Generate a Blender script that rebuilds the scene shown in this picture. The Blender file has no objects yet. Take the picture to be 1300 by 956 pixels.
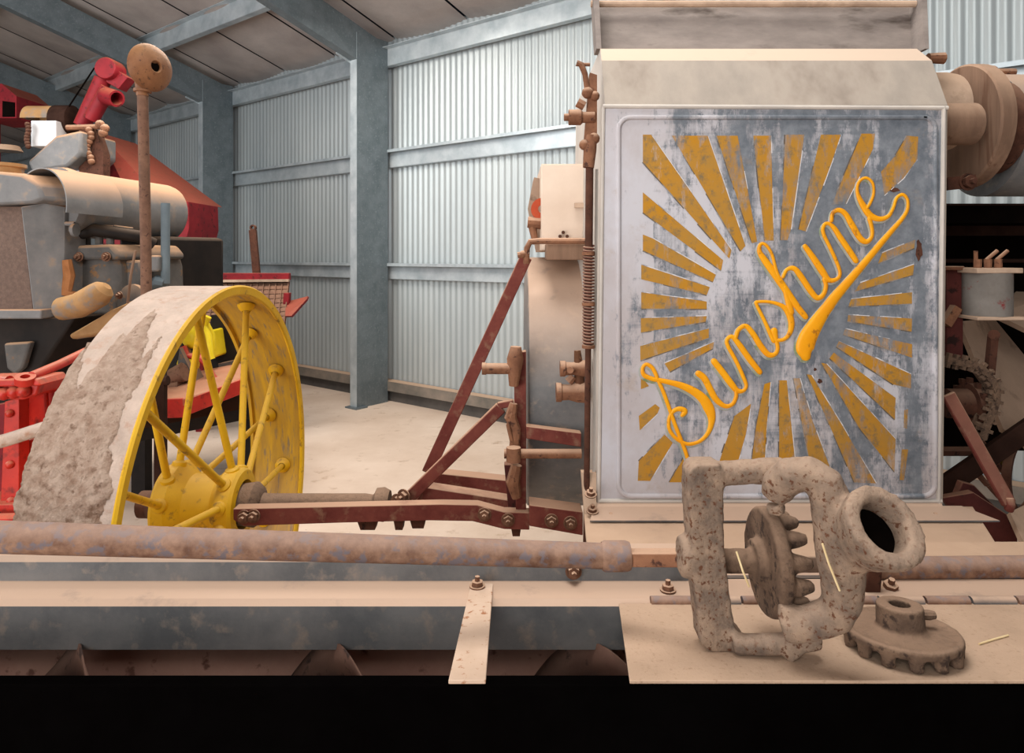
import bpy, bmesh, math, random
from mathutils import Vector, Matrix, noise
random.seed(7)
PI = math.pi
COL = bpy.context.scene.collection
F, CX, HY, CAMZ = 860.0, 650.0, 325.0, 1.24

def P(px, py, d):
    """a point seen at (px, py) of the 1300x956 photo, d metres in front of the camera"""
    return Vector(((px - CX) / F * d, d, CAMZ - (py - HY) / F * d))

def lin(c):
    if isinstance(c, str):
        c = c.lstrip('#'); c = [int(c[i:i+2], 16) / 255 for i in (0, 2, 4)]
    return tuple((v / 12.92 if v <= .04045 else ((v + .055) / 1.055) ** 2.4) for v in c) + (1,)

# ------------------------------------------------------------------ materials
class NT:
    def __init__(s, name):
        s.m = bpy.data.materials.new(name); s.m.use_nodes = True
        s.t = s.m.node_tree; s.n = s.t.nodes; s.l = s.t.links
        s.b = s.n['Principled BSDF']
        s.tc = s.n.new('ShaderNodeTexCoord')
    def link(s, a, b): s.l.new(a, b)
    def mapping(s, scale):
        m = s.n.new('ShaderNodeMapping'); m.inputs['Scale'].default_value = scale
        s.link(s.tc.outputs['Object'], m.inputs['Vector']); return m.outputs[0]
    def noise(s, scale, detail=6, rough=.6, stretch=(1, 1, 1), dist=0):
        t = s.n.new('ShaderNodeTexNoise'); t.inputs['Scale'].default_value = scale
        t.inputs['Detail'].default_value = detail; t.inputs['Roughness'].default_value = rough
        t.inputs['Distortion'].default_value = dist
        s.link(s.mapping(stretch), t.inputs['Vector']); return t.outputs['Fac']
    def ramp(s, fac, a, b, ca=(0, 0, 0, 1), cb=(1, 1, 1, 1)):
        r = s.n.new('ShaderNodeValToRGB')
        r.color_ramp.elements[0].position = a; r.color_ramp.elements[1].position = b
        r.color_ramp.elements[0].color = ca; r.color_ramp.elements[1].color = cb
        s.link(fac, r.inputs[0]); return r.outputs[0]
    def mix(s, fac, a, b):
        m = s.n.new('ShaderNodeMix'); m.data_type = 'RGBA'
        for v, i in ((fac, 0), (a, 6), (b, 7)):
            if hasattr(v, 'is_linked'): s.link(v, m.inputs[i])
            else: m.inputs[i].default_value = v
        return m.outputs[2]
    def math(s, op, a, b=None):
        m = s.n.new('ShaderNodeMath'); m.operation = op; m.use_clamp = True
        for v, i in ((a, 0), (b, 1)):
            if v is None: continue
            if hasattr(v, 'is_linked'): s.link(v, m.inputs[i])
            else: m.inputs[i].default_value = v
        return m.outputs[0]
    def up(s, a=.15, b=.8):
        g = s.n.new('ShaderNodeNewGeometry'); x = s.n.new('ShaderNodeSeparateXYZ')
        s.link(g.outputs['Normal'], x.inputs[0]); return s.ramp(x.outputs['Z'], a, b)
    def sep(s, which):
        x = s.n.new('ShaderNodeSeparateXYZ'); s.link(s.tc.outputs['Object'], x.inputs[0]); return x.outputs[which]
    def bump(s, h, strength, dist=.004):
        b = s.n.new('ShaderNodeBump'); b.inputs['Strength'].default_value = strength
        b.inputs['Distance'].default_value = dist
        s.link(h, b.inputs['Height']); s.link(b.outputs[0], s.b.inputs['Normal'])
    def out(s, col, rough=.8, metal=0., spec=.3):
        if hasattr(col, 'is_linked'): s.link(col, s.b.inputs['Base Color'])
        else: s.b.inputs['Base Color'].default_value = col
        s.b.inputs['Roughness'].default_value = rough; s.b.inputs['Metallic'].default_value = metal
        s.b.inputs['Specular IOR Level'].default_value = spec
        return s.m

DUST = lin('#c4a58b')
def grime(name, c1, c2, scale=14, stretch=(1, 1, 1), lo=.35, hi=.65, spots=None, sscale=60, slo=.58, shi=.66,
          dust=.0, dcol=DUST, rough=.8, metal=0., bump=.25, bscale=None, bdist=.003, spec=.25, ua=.1, ub=.8):
    n = NT(name)
    c = n.mix(n.ramp(n.noise(scale, 8, .65, stretch), lo, hi), lin(c1), lin(c2))
    if spots:
        c = n.mix(n.ramp(n.noise(sscale, 5, .6, stretch), slo, shi), c, lin(spots))
    if dust:
        dn = n.ramp(n.noise(9, 6, .65), .25, .6)
        dn = n.math('MULTIPLY', n.math('ADD', dn, .55), n.up(ua, ub))
        dn = n.math('MULTIPLY', dn, dust)
        c = n.mix(dn, c, dcol)
    n.bump(n.noise(bscale or scale * 5, 8, .7), bump, bdist)
    return n.out(c, rough, metal, spec)

MT = {}
MT['galv'] = grime('galvanised steel', '#616c71', '#7b858a', 8, lo=.3, hi=.7, spots='#808a8f', sscale=60, rough=.45, metal=.35, bump=.05)
MT['galv_bright'] = grime('galvanised bright', '#a3afb5', '#c4cdd1', 6, rough=.35, metal=.35, bump=.04)
MT['zinc_dusty'] = grime('dusty zinc sheet', '#5f6163', '#7c7b7a', 9, spots='#94887d', sscale=26, slo=.55, shi=.72, dust=.95, dcol=lin('#c6a993'), rough=.6, metal=.15)
MT['tan_sheet'] = grime('dust coated sheet', '#a58d7a', '#c0a690', 7, lo=.4, hi=.6, spots='#87725f', sscale=16, slo=.55, shi=.75, dust=.75, rough=.85, bump=.2, bscale=60)
MT['tan_dark'] = grime('dim dusty sheet', '#8d7665', '#a58c78', 6, spots='#6f5c4e', sscale=14, dust=.5, rough=.9)
MT['plate'] = grime('dirt strewn plate', '#a48c77', '#bba18b', 9, lo=.3, hi=.7, spots='#927862', sscale=150, slo=.58, shi=.7, dust=.35, rough=.95, bump=.5, bscale=120)
MT['pale_sheet'] = grime('pale dusty sheet', '#cdb9a7', '#dac8b7', 5, spots='#b79d84', sscale=11, slo=.66, shi=.8, dust=.7, rough=.85, bump=.1)
MT['red'] = grime('worn red oxide paint', '#622b25', '#7a4036', 16, spots='#85624f', sscale=26, slo=.54, shi=.72, dust=1, dcol=lin('#b8937a'), rough=.75)
MT['red_dark'] = grime('dark red oxide paint', '#47201d', '#5b2b26', 14, spots='#2c1815', sscale=30, dust=.7, dcol=lin('#a98068'), rough=.8)
MT['red_bright'] = grime('bright red paint', '#a91a10', '#c22c1b', 10, spots='#6c1810', sscale=26, slo=.56, shi=.72, dust=.6, dcol=lin('#cc8466'), rough=.45, spec=.4, bump=.08)
MT['red_deep'] = grime('deep red paint', '#6d101a', '#861a22', 8, spots='#4c1014', sscale=22, dust=.6, dcol=lin('#9c5c45'), rough=.6, bump=.05)
MT['rust'] = grime('rusty iron', '#6f4a37', '#91664c', 26, spots='#4a3128', sscale=60, dust=.75, dcol=lin('#c6a48a'), rough=.9, bump=.5)
MT['rust_dark'] = grime('dark rusty iron', '#43291f', '#5c3a2c', 24, spots='#2c1b16', sscale=55, dust=.5, dcol=lin('#9f7c66'), rough=.9, bump=.4)
MT['rust_pipe'] = grime('mottled rust pipe', '#684a3b', '#967560', 44, spots='#6d6468', sscale=60, slo=.52, shi=.62, dust=.45, dcol=lin('#ae9486'), rough=.75, bump=.35, bdist=.002)
MT['stack'] = grime('rust brown stack', '#614638', '#7a5a48', 22, spots='#4b342a', sscale=50, rough=.8, dust=.3, dcol=lin('#a07c60'))
MT['cast'] = grime('speckled cast iron', '#6b5d53', '#a48c77', 30, spots='#66422f', sscale=150, slo=.55, shi=.63, dust=.6, dcol=lin('#bea38d'), rough=.95, bump=.9, bscale=190, bdist=.004)
MT['cast_dark'] = grime('dark dusty cast iron', '#58463a', '#77604e', 30, spots='#40322a', sscale=80, slo=.52, shi=.62, dust=.6, dcol=lin('#ab8d76'), rough=.95, bump=.9, bscale=170, bdist=.004)
MT['bolt'] = grime('dusty bolt', '#5b3d2f', '#7d5a46', 40, dust=.8, dcol=lin('#c6a48a'), rough=.9, bump=.3)
MT['yellow'] = grime('chipped yellow paint', '#d6a30d', '#e6b61c', 10, spots='#94702a', sscale=34, slo=.58, shi=.7, dust=.35, dcol=lin('#c9a467'), rough=.6, bump=.15)
MT['yellow_in'] = grime('streaked yellow rim paint', '#a58036', '#c99c22', 9, stretch=(4, .6, .6), spots='#857256', sscale=26, slo=.55, shi=.66, dust=.6, rough=.65, bump=.15)
MT['yellow_bright'] = grime('bright yellow paint', '#d9c013', '#ead22a', 8, rough=.5, bump=.05)
MT['tread'] = grime('grey iron tread', '#a89588', '#cbb5a6', 16, spots='#ab8670', sscale=34, slo=.54, shi=.7, dust=.35, dcol=lin('#d2bfb1'), rough=.9, bump=.9, bscale=110, bdist=.005)
MT['mud'] = grime('dried mud', '#a98873', '#d4baa7', 45, lo=.34, hi=.62, spots='#8b6c58', sscale=60, slo=.56, shi=.68, dust=.25, dcol=lin('#dcc6b5'), rough=1, bump=1., bscale=150, bdist=.012, spec=.05)
MT['black'] = grime('black iron and painted shade', '#0a0807', '#120d0b', 10, rough=1, bump=.1, spec=.0)  # black iron, also painted in for shade inside bores and openings
MT['void'] = grime('near black iron', '#040303', '#060505', 10, rough=1, bump=.1, spec=.0)  # near-black so the added front beam reads as a dark void
MT['brown_dark'] = grime('dark brown iron', '#2a1c17', '#3a2821', 12, rough=.95, bump=.2, spec=.05)
MT['auger'] = grime('dim brown flighting', '#5c4238', '#6e5346', 12, spots='#3a2b26', sscale=30, rough=.85, bump=.2)
MT['wood'] = grime('weathered wood', '#6f5747', '#8d705c', 22, stretch=(1, 1, .08), spots='#6d5140', sscale=30, dust=.5, rough=.9, bump=.2)
MT['grey_paint'] = grime('grey tractor paint', '#686868', '#7d7b7a', 7, spots='#94806c', sscale=14, slo=.56, shi=.75, dust=1.1, dcol=lin('#bb9474'), rough=.6, bump=.1, ua=.15, ub=.75)
MT['engine'] = grime('dirty engine grey', '#4c4b4a', '#605c58', 10, spots='#7a5c40', sscale=22, dust=.8, dcol=lin('#b08a68'), rough=.8)
MT['engine_dark'] = grime('dark iron with painted shade', '#15110f', '#231c18', 10, dust=.4, dcol=lin('#6b543f'), rough=.7)  # dark iron; its black also paints the shade under the machines
MT['orange_rust'] = grime('orange rusted sheet', '#8a6842', '#a37e55', 9, spots='#77706a', sscale=16, slo=.5, shi=.66, dust=.6, dcol=lin('#b68c5c'), rough=.8)
MT['core'] = grime('radiator core', '#5b4a42', '#6d594e', 60, rough=.8, bump=.6, bscale=200)
MT['white'] = grime('white paint', '#cfd0d2', '#dcdcdd', 6, rough=.6, bump=.05)
MT['straw'] = grime('dry straw', '#d8bf8e', '#e6d2a6', 40, rough=.8)
MT['spring'] = grime('rust red spring', '#55322a', '#6e453a', 40, dust=.5, rough=.8)
MT['hopper'] = grime('stained hopper sheet', '#756d69', '#8f8680', 14, stretch=(.5, 1, 1.5), spots='#3a3330', sscale=9, slo=.55, shi=.7, dust=.12, rough=.8)
MT['hood'] = grime('dusty hood sheet', '#988f85', '#b1a598', 7, stretch=(1, 1, .4), spots='#857a70', sscale=7, slo=.52, shi=.7, dust=.95, dcol=lin('#c9b39f'), rough=.9, ua=.5, ub=.78)
MT['side_sheet'] = grime('pale box side', '#b9b3ac', '#cbc3ba', 8, rough=.7)
MT['seam'] = grime('blue black seam', '#121c2c', '#182334', 8, rough=.6)

MT['trough'] = grime('dusty trough iron', '#957062', '#a88373', 9, spots='#6c4c40', sscale=24, rough=.9)
def mat_ceiling():
    n = NT('foil roof lining')
    c = n.mix(n.ramp(n.noise(1.6, 6, .6, (1, 1, 1)), .35, .7), lin('#9f9692'), lin('#bfb6b0'))
    n.bump(n.noise(5, 4), .25, .03)
    return n.out(c, .55, .1, .3)
MT['ceiling'] = mat_ceiling()
def mat_floor():
    n = NT('dusty concrete')
    c = n.mix(n.ramp(n.noise(1.4, 8, .65), .35, .65), lin('#c9b3a0'), lin('#dcc9b8'))
    c = n.mix(n.ramp(n.noise(7, 8, .7), .58, .72), c, lin('#ab9078'))
    c = n.mix(n.ramp(n.noise(40, 3, .6), .72, .76), c, lin('#80695a'))
    n.bump(n.noise(60, 6), .15, .003)
    return n.out(c, .75, 0, .3)
MT['floor'] = mat_floor()
def mat_wall():
    n = NT('corrugated zinc wall')
    c = n.mix(n.ramp(n.noise(2.2, 6, .6, (1, 1, .25)), .3, .7), lin('#a2abae'), lin('#b6bebf'))
    return n.out(c, .42, .3, .35)
MT['wall'] = mat_wall()

def panel_colour(n):
    """white undercoat worn through to slate grey metal, streaked vertically"""
    streak = n.noise(16, 10, .72, (1, 1, .16))
    blotch = n.noise(5.5, 8, .65, (1, 1, .7))
    fine = n.noise(70, 8, .75, (1, 1, .5))
    hscr = n.noise(60, 6, .7, (.08, 1, 1))
    x = n.sep('X')
    f = n.math('ADD', n.math('MULTIPLY', streak, .6), n.math('MULTIPLY', blotch, .4))
    f = n.math('ADD', f, n.math('MULTIPLY', n.math('SUBTRACT', fine, .5), .55))
    f = n.math('ADD', f, n.math('MULTIPLY', n.math('SUBTRACT', hscr, .5), .25))
    grad = n.ramp(x, -.08, .62, (.0, .0, .0, 1), (.13, .13, .13, 1))
    f = n.math('ADD', f, grad)
    zz = n.ramp(n.sep('Z'), .72, 1.55, (0, 0, 0, 1), (.12, .12, .12, 1))
    f = n.math('ADD', f, zz)
    edge = n.math('ADD', n.ramp(x, -.055, -.03, (.10, .10, .10, 1), (0, 0, 0, 1)), n.ramp(x, .57, .60, (0, 0, 0, 1), (.10, .10, .10, 1)))
    f = n.math('SUBTRACT', f, edge)
    wear = n.ramp(f, .60, .70)
    c = n.mix(n.ramp(blotch, .4, .6), lin('#c3c2c8'), lin('#b4adae'))
    c = n.mix(wear, c, n.mix(n.ramp(n.noise(22, 6, .7), .35, .65), lin('#5f666f'), lin('#82888f')))
    return c, f, fine
def mat_panel():
    n = NT('worn sign paint'); c, f, fine = panel_colour(n)
    b = n.ramp(n.noise(9, 7, .7), .6, .72)
    c = n.mix(n.math('MULTIPLY', b, .55), c, lin('#a5917f'))
    n.bump(fine, .12, .001)
    return n.out(c, .6, 0, .3)
MT['panel'] = mat_panel()
def mat_ray():
    n = NT('worn yellow rays'); c, f, fine = panel_colour(n)
    y = n.mix(n.ramp(n.noise(8, 8, .7), .35, .6), lin('#bb8212'), lin('#ab8038'))
    y = n.mix(n.ramp(n.noise(45, 8, .75), .52, .66), y, lin('#7d6b4c'))
    w = n.noise(24, 9, .72, (1, 1, .3))
    f2 = n.math('ADD', n.math('MULTIPLY', f, .45), n.math('MULTIPLY', w, .55))
    y = n.mix(n.ramp(f2, .58, .68), y, c)
    n.bump(fine, .15, .001)
    return n.out(y, .6, 0, .3)
MT['ray'] = mat_ray()
MT['letter'] = grime('thick amber sign paint', '#ee9c02', '#f5aa05', 14, spots='#b06f18', sscale=40, slo=.62, shi=.7, rough=.45, bump=.15, spec=.4)
MT['letter_shadow'] = grime('faded green outline paint', '#959c8c', '#aaa9a4', 30, spots='#7c8a62', sscale=24, slo=.55, shi=.65, rough=.7, bump=.1)

# ------------------------------------------------------------------ mesh builder
class MB:
    def __init__(s): s.bm = bmesh.new()
    def v(s, p): return s.bm.verts.new(p)
    def face(s, vs, mi=0):
        try:
            f = s.bm.faces.new(vs); f.material_index = mi; return f
        except ValueError: return None
    def box(s, c, size, R=None, taper=1.):
        c = Vector(c); h = Vector(size) / 2; vs = []
        for z in (-1, 1):
            k = taper if z > 0 else 1
            for x, y in ((-1, -1), (1, -1), (1, 1), (-1, 1)):
                p = Vector((x * h.x * k, y * h.y * k, z * h.z))
                vs.append(s.v(c + (R @ p if R else p)))
        for f in ((3, 2, 1, 0), (4, 5, 6, 7), (0, 1, 5, 4), (1, 2, 6, 5), (2, 3, 7, 6), (3, 0, 4, 7)):
            s.face([vs[i] for i in f])
        return s
    def prism(s, pts, ex, mi=0):
        ex = Vector(ex); a = [s.v(p) for p in pts]; b = [s.v(Vector(p) + ex) for p in pts]
        s.face(a, mi); s.face(b[::-1], mi); n = len(a)
        for i in range(n): s.face([a[i], b[i], b[(i + 1) % n], a[(i + 1) % n]], mi)
        return s
    def bar(s, a, b, w, t, up=(0, 0, 1)):
        """flat bar from a to b, w across (along up), t thick"""
        a, b = Vector(a), Vector(b); d = (b - a); L = d.length; d.normalize()
        u = Vector(up); u = (u - d * u.dot(d)).normalized(); q = d.cross(u)
        R = Matrix((d, q, u)).transposed()
        return s.box((a + b) / 2, (L, t, w), R)
    def tube(s, pts, rad, seg=12, cap=True, ell=None):
        pts = [Vector(p) for p in pts]; n = len(pts)
        if not hasattr(rad, '__len__'): rad = [rad] * n
        rings = []; prev = None
        for i, p in enumerate(pts):
            d = (pts[min(i + 1, n - 1)] - pts[max(i - 1, 0)]).normalized()
            if prev is None:
                u = Vector((0, 0, 1)) if abs(d.z) < .9 else Vector((0, 1, 0))
            else: u = prev
            u = (u - d * u.dot(d)).normalized(); prev = u; q = d.cross(u)
            rings.append([s.v(p + (u * math.cos(2 * PI * k / seg) + q * math.sin(2 * PI * k / seg)) * rad[i]) for k in range(seg)])
        for i in range(n - 1):
            for k in range(seg):
                s.face([rings[i][k], rings[i][(k + 1) % seg], rings[i + 1][(k + 1) % seg], rings[i + 1][k]])
        if cap:
            s.face(rings[0][::-1]); s.face(rings[-1])
        return s
    def lathe(s, o, axis, prof, seg=24, closed=False, a0=0, a1=2 * PI):
        o = Vector(o); d = Vector(axis).normalized()
        u = Vector((0, 0, 1)) if abs(d.z) < .9 else Vector((0, 1, 0))
        u = (u - d * u.dot(d)).normalized(); q = d.cross(u)
        full = abs(a1 - a0 - 2 * PI) < 1e-6; N = seg if full else seg + 1
        rings = []
        for r, h in prof:
            if r < 1e-6: rings.append([s.v(o + d * h)] * N)
            else: rings.append([s.v(o + d * h + (u * math.cos(a0 + (a1 - a0) * k / seg) + q * math.sin(a0 + (a1 - a0) * k / seg)) * r) for k in range(N)])
        m = len(rings)
        for i in range(m if closed else m - 1):
            A, B = rings[i], rings[(i + 1) % m]
            for k in range(seg):
                vs = []
                for v in (A[k], A[(k + 1) % N], B[(k + 1) % N], B[k]):
                    if v not in vs: vs.append(v)
                if len(vs) > 2: s.face(vs)
        return s
    def cyl(s, a, b, r, seg=20, r2=None):
        a, b = Vector(a), Vector(b); r2 = r if r2 is None else r2
        return s.lathe(a, b - a, [(0, 0), (r, 0), (r2, (b - a).length), (0, (b - a).length)], seg)
    def ball(s, c, r, sc=(1, 1, 1)):
        bmesh.ops.create_icosphere(s.bm, subdivisions=2, radius=r, matrix=Matrix.Translation(Vector(c)) @ Matrix.Diagonal(Vector(sc).to_4d()))
        return s
    def bolt(s, c, d, r=.011):
        c = Vector(c); d = Vector(d).normalized()
        s.lathe(c, d, [(0, 0), (r * 1.5, 0), (r * 1.5, r * .25), (r * 1.1, r * .25)], 16)
        s.lathe(c + d * r * .25, d, [(r * 1.1, 0), (r * 1.1, r * .8), (r * .5, r * .85), (r * .5, r * 1.7), (0, r * 1.7)], 6)
        return s
    def build(s, name, mats, parent=None, sharp=35, bevel=0, kind=None):
        bm = s.bm
        bmesh.ops.recalc_face_normals(bm, faces=bm.faces)
        o0 = Vector((0, 0, 0)); r = parent
        while r is not None: o0 = o0 + r.location; r = r.parent
        bmesh.ops.translate(bm, vec=-o0, verts=bm.verts)
        me = bpy.data.meshes.new(name); bm.to_mesh(me); bm.free()
        if not isinstance(mats, (list, tuple)): mats = [mats]
        for m in mats: me.materials.append(MT[m] if isinstance(m, str) else m)
        me.shade_smooth(); me.set_sharp_from_angle(angle=math.radians(sharp))
        o = bpy.data.objects.new(name, me); COL.objects.link(o)
        if parent is not None: o.parent = parent
        if bevel:
            b = o.modifiers.new('bevel', 'BEVEL'); b.width = bevel; b.segments = 2; b.limit_method = 'ANGLE'
        if kind: o['kind'] = kind
        return o

def thing(name, label, cat, loc, group=None):
    o = bpy.data.objects.new(name, None); COL.objects.link(o); o.location = loc
    o.empty_display_size = .1
    tag(o, label, cat, group); return o
def tag(o, label, cat, group=None):
    o['label'] = label; o['category'] = cat
    if group: o['group'] = group
    return o
def struct(name, mb, mat, **k): return mb.build(name, mat, None, kind='structure', **k)
def part(name, mat, parent, fn, **k):
    m = MB(); fn(m); return m.build(name, mat, parent, **k)

# ------------------------------------------------------------------ building shell
E = Vector((-.7903, .6127, 0)); N = Vector((.6127, .7903, 0)); P1 = Vector((-1.26, 5.5, 0)); UP = Vector((0, 0, 1))
SL = .29; EAVE = 3.03
def W(t, off, z): return P1 + E * t + N * off + UP * z
def roofz(off): return EAVE + SL * (.36 - off)

m = MB(); m.face([m.v(p) for p in ((-16, -5, 0), (9, -5, 0), (9, 20, 0), (-16, 20, 0))]); struct('floor', m, 'floor')
# corrugated wall
m = MB(); per = .062; t0, t1 = -7.5, 12; nn = int((t1 - t0) / per * 6); lo = []; hi = []
for i in range(nn + 1):
    t = t0 + (t1 - t0) * i / nn
    o = .43 + .0055 * math.cos(2 * PI * t / per)
    lo.append(m.v(W(t, o, .1))); hi.append(m.v(W(t, o, EAVE + .12)))
for i in range(nn): m.face([lo[i], lo[i + 1], hi[i + 1], hi[i]])
struct('wall_back', m, 'wall', sharp=80)
m = MB(); a = []
for o in (.45, -9): a.append((m.v(W(12, o, 0)), m.v(W(12, o, roofz(o)))))
m.face([a[0][0], a[0][1], a[1][1], a[1][0]]); struct('wall_left', m, 'zinc_dusty')
# kerb and bottom rail along the wall
m = MB(); R = Matrix((E, N, UP)).transposed()
m.box(W(2, .42, .055), (19, .1, .11), R); struct('baseboard_back', m, grime('dark kerb', '#4a4846', '#5b5753', 5))
m = MB(); m.box(W(2, .375, .15), (19, .09, .05), R); m.box(W(2, .33, .135), (19, .006, .08), R)
struct('trim_1', m, grime('dusty bottom rail', '#6a665f', '#8a7f74', 5, dust=.9, rough=.6))
# girts (Z sections) at two heights and the eave purlin
def girt(name, z, h, red=False):
    m = MB(); m.box(W(2, .375, z), (19, .006, h), R); m.box(W(2, .35, z + h / 2), (19, .055, .006), R)
    m.box(W(2, .40, z - h / 2), (19, .05, .006), R); m.box(W(2, .324, z + h / 2 - .01), (19, .005, .022), R)
    struct(name, m, 'galv_bright')
girt('trim_2', 1.11, .13)
girt('trim_3', 2.07, .14)
m = MB(); m.box(W(2, .33, 2.93), (19, .006, .15), R); m.box(W(2, .36, 2.86), (19, .06, .006), R); m.box(W(2, .30, 3.0), (19, .06, .006), R); struct('trim_4', m, 'galv_bright')
# roof lining panels with dark seams between them
m = MB(); Wd = .82
for i in range(-10, 16):
    a, b = i * Wd + .012, (i + 1) * Wd - .012
    prev = None
    for k in range(13):
        off = .48 - k * .85
        sag = .02 if k % 1 == 0 else 0
        row = [m.v(W(a + (b - a) * j / 6, off, roofz(off) + .10 - .03 * math.sin(PI * j / 6))) for j in range(7)]
        if prev:
            for j in range(6): m.face([prev[j], prev[j + 1], row[j + 1], row[j]])
        prev = row
vs = [m.v(W(t, o, roofz(o) + .125)) for t, o in ((-9, .5), (14, .5), (14, -9.8), (-9, -9.8))]
m.face(vs, 1)
struct('ceiling', m, ['ceiling', 'seam'])
# roof purlins
for i, off in enumerate((-.52, -1.62, -2.72, -3.82)):
    m = MB(); z = roofz(off) + .01
    m.box(W(2, off, z), (20, .006, .15), R); m.box(W(2, off + .03, z - .075), (20, .06, .006), R); m.box(W(2, off - .03, z + .075), (20, .06, .006), R)
    struct('trim_%d' % (5 + i), m, 'galv_bright')
# columns with rafters: three bays
labs = ['galvanised steel column right of the spoked wheel, nearest of the wall columns',
        'galvanised steel column behind the slatted walker, middle of the wall columns',
        'galvanised steel column far back left behind the red hopper machine']
rlabs = ['grey steel rafter running up from the nearest column', 'grey steel rafter running up from the middle column over the rusty stack',
         'grey steel rafter far left, running up from the farthest column']
for i, t in enumerate((0, 2.45, 4.9)):
    c = thing('steel_column', labs[i], 'column', W(t, .16, 0), 'steel wall columns')
    m = MB(); m.box(W(t, .165, 1.53), (.006, .33, 3.06), R); m.build('web', 'galv', c)
    m = MB(); m.box(W(t + .04, 0, 1.53), (.08, .006, 3.06), R); m.box(W(t + .078, .012, 1.53), (.005, .02, 3.06), R); m.build('flange', 'galv_bright', c)
    m = MB(); m.box(W(t + .04, .33, 1.53), (.08, .006, 3.06), R); m.build('flange', 'galv', c)
    m = MB(); m.box(W(t + .03, .02, .006), (.14, .12, .012), R); m.build('base_plate', 'galv', c)
    rr = thing('roof_rafter', rlabs[i], 'rafter', W(t, -.2, 3), 'steel roof rafters')
    def sect(tt, off0, off1, dz0, dz1):
        return [W(tt, off0, roofz(off0) + dz0), W(tt, off1, roofz(off1) + dz0), W(tt, off1, roofz(off1) + dz1), W(tt, off0, roofz(off0) + dz1)]
    m = MB(); m.prism(sect(t + .001, .33, -8, -.29, -.02), E * .006); m.build('web', 'galv', rr)
    m = MB(); m.prism(sect(t, .0, -8, -.297, -.29), E * .085); m.prism(sect(t + .08, .0, -8, -.29, -.27), E * .005); m.build('flange', 'galv', rr)
    m = MB(); m.prism(sect(t, .33, -8, -.02, -.012), E * .085); m.build('flange', 'galv', rr)
    m = MB(); m.prism([W(t + .08, .05, roofz(0) - .33), W(t + .08, -.14, roofz(0) - .27), W(t + .08, -.14, roofz(0) - .02), W(t + .08, .05, roofz(0) - .02)], E * .008)
    m.build('knee_cleat', 'galv_bright', rr)
    for a, b in ((-.1, -.08), (-.1, -.22), (0, -.28)):
        m = MB(); m.bolt(W(t + .088, a, roofz(0) + b), E, .013); m.build('bolt', 'bolt', rr)

# ------------------------------------------------------------------ the harvester
H = thing('harvester', 'old harvesting machine with painted sunburst box, yellow spoked wheel and rusty red frame', 'harvester', (.3, 1.9, 0))
D = 1.45
def Q(px, py, d=D): return P(px, py, d)
# --- housing box
xl, xr = .196, .931; zb, z1 = .709, 1.564
housing = MB()
prof = [(D, zb), (D, z1), (1.504, 1.674), (1.556, 1.716), (2.15, 1.716), (2.15, zb)]
xs = [(.191, .922), (.199, .932), (.199, .932), (.203, .930), (.203, .930), (.191, .922)]
L = [Vector((x[0], p[0], p[1])) for p, x in zip(prof, xs)]; Rr = [Vector((x[1], p[0], p[1])) for p, x in zip(prof, xs)]
a = [housing.v(p) for p in L]; b = [housing.v(p) for p in Rr]
housing.face(a, 1); housing.face(b, 1)
for i in range(6): housing.face([a[i], b[i], b[(i + 1) % 6], a[(i + 1) % 6]], 0)
housing = housing.build('housing', ['hood', 'side_sheet'], H, sharp=18)
# --- painted panel on its front
def rrect(x0, y0, x1, y1, r, n=6):
    pts = []
    for cx, cy, a0 in ((x1 - r, y0 + r, -PI / 2), (x1 - r, y1 - r, 0), (x0 + r, y1 - r, PI / 2), (x0 + r, y0 + r, PI)):
        for k in range(n + 1):
            an = a0 + PI / 2 * k / n; pts.append((cx + r * math.cos(an), cy + r * math.sin(an)))
    return pts
m = MB(); F0 = 1.447
m.prism([Q(768, 135, F0), Q(1202, 135, F0), Q(1195, 640, F0), Q(762, 640, F0)], (0, .006, 0))
panel = m.build('painted_panel', 'panel', housing, bevel=.002)
m = MB(); pts = [Q(x, y, F0) for x, y in rrect(785, 149, 1187, 630, 16)]
m.tube(pts + [pts[0], pts[1]], .0055, 10, cap=False)
m.build('raised_border', 'panel', housing)
m = MB()
for a, b, w in (((765, 135), (1203, 137), .006), ((1198, 135), (1191, 640), .006), ((766, 135), (760, 640), .005), ((760, 636), (1195, 636), .006)):
    m.tube([Q(*a, F0), Q(*b, F0)], w * .8, 8)
m.build('edge_bead', 'side_sheet', housing)
def zz(u, v, reg, sc): return (reg[0] + u / sc, reg[1] + v / sc)
rays = []
def addr(reg, sc, polys):
    for pl in polys: rays.append([zz(u, v, reg, sc) for u, v in pl])
addr((790, 150), 3.824, [
 [(100, 80), (140, 80), (530, 640), (520, 682), (500, 662), (100, 212)],
 [(100, 360), (490, 690), (480, 740), (100, 458)],
 [(100, 565), (150, 585), (455, 760), (440, 795), (100, 642)],
 [(92, 712), (425, 820), (410, 858), (92, 782)],
 [(92, 845), (410, 890), (410, 926), (92, 925)],
 [(240, 85), (415, 85), (598, 620), (575, 645)],
 [(458, 85), (560, 85), (655, 600), (630, 607)],
 [(637, 85), (722, 85), (735, 595), (692, 595)]])
addr((980, 150), 3.823, [
 [(65, 80), (157, 80), (92, 540), (75, 592), (42, 592)],
 [(238, 80), (335, 80), (290, 215), (165, 550), (130, 540)],
 [(435, 75), (500, 75), (490, 150), (360, 415), (290, 420)],
 [(655, 85), (710, 90), (705, 200), (640, 290), (545, 375), (530, 260), (600, 180)],
 [(695, 590), (690, 630), (515, 705), (535, 655)],
 [(690, 710), (685, 760), (400, 842), (430, 800)],
 [(680, 845), (680, 900), (370, 914), (385, 878)]])
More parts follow.
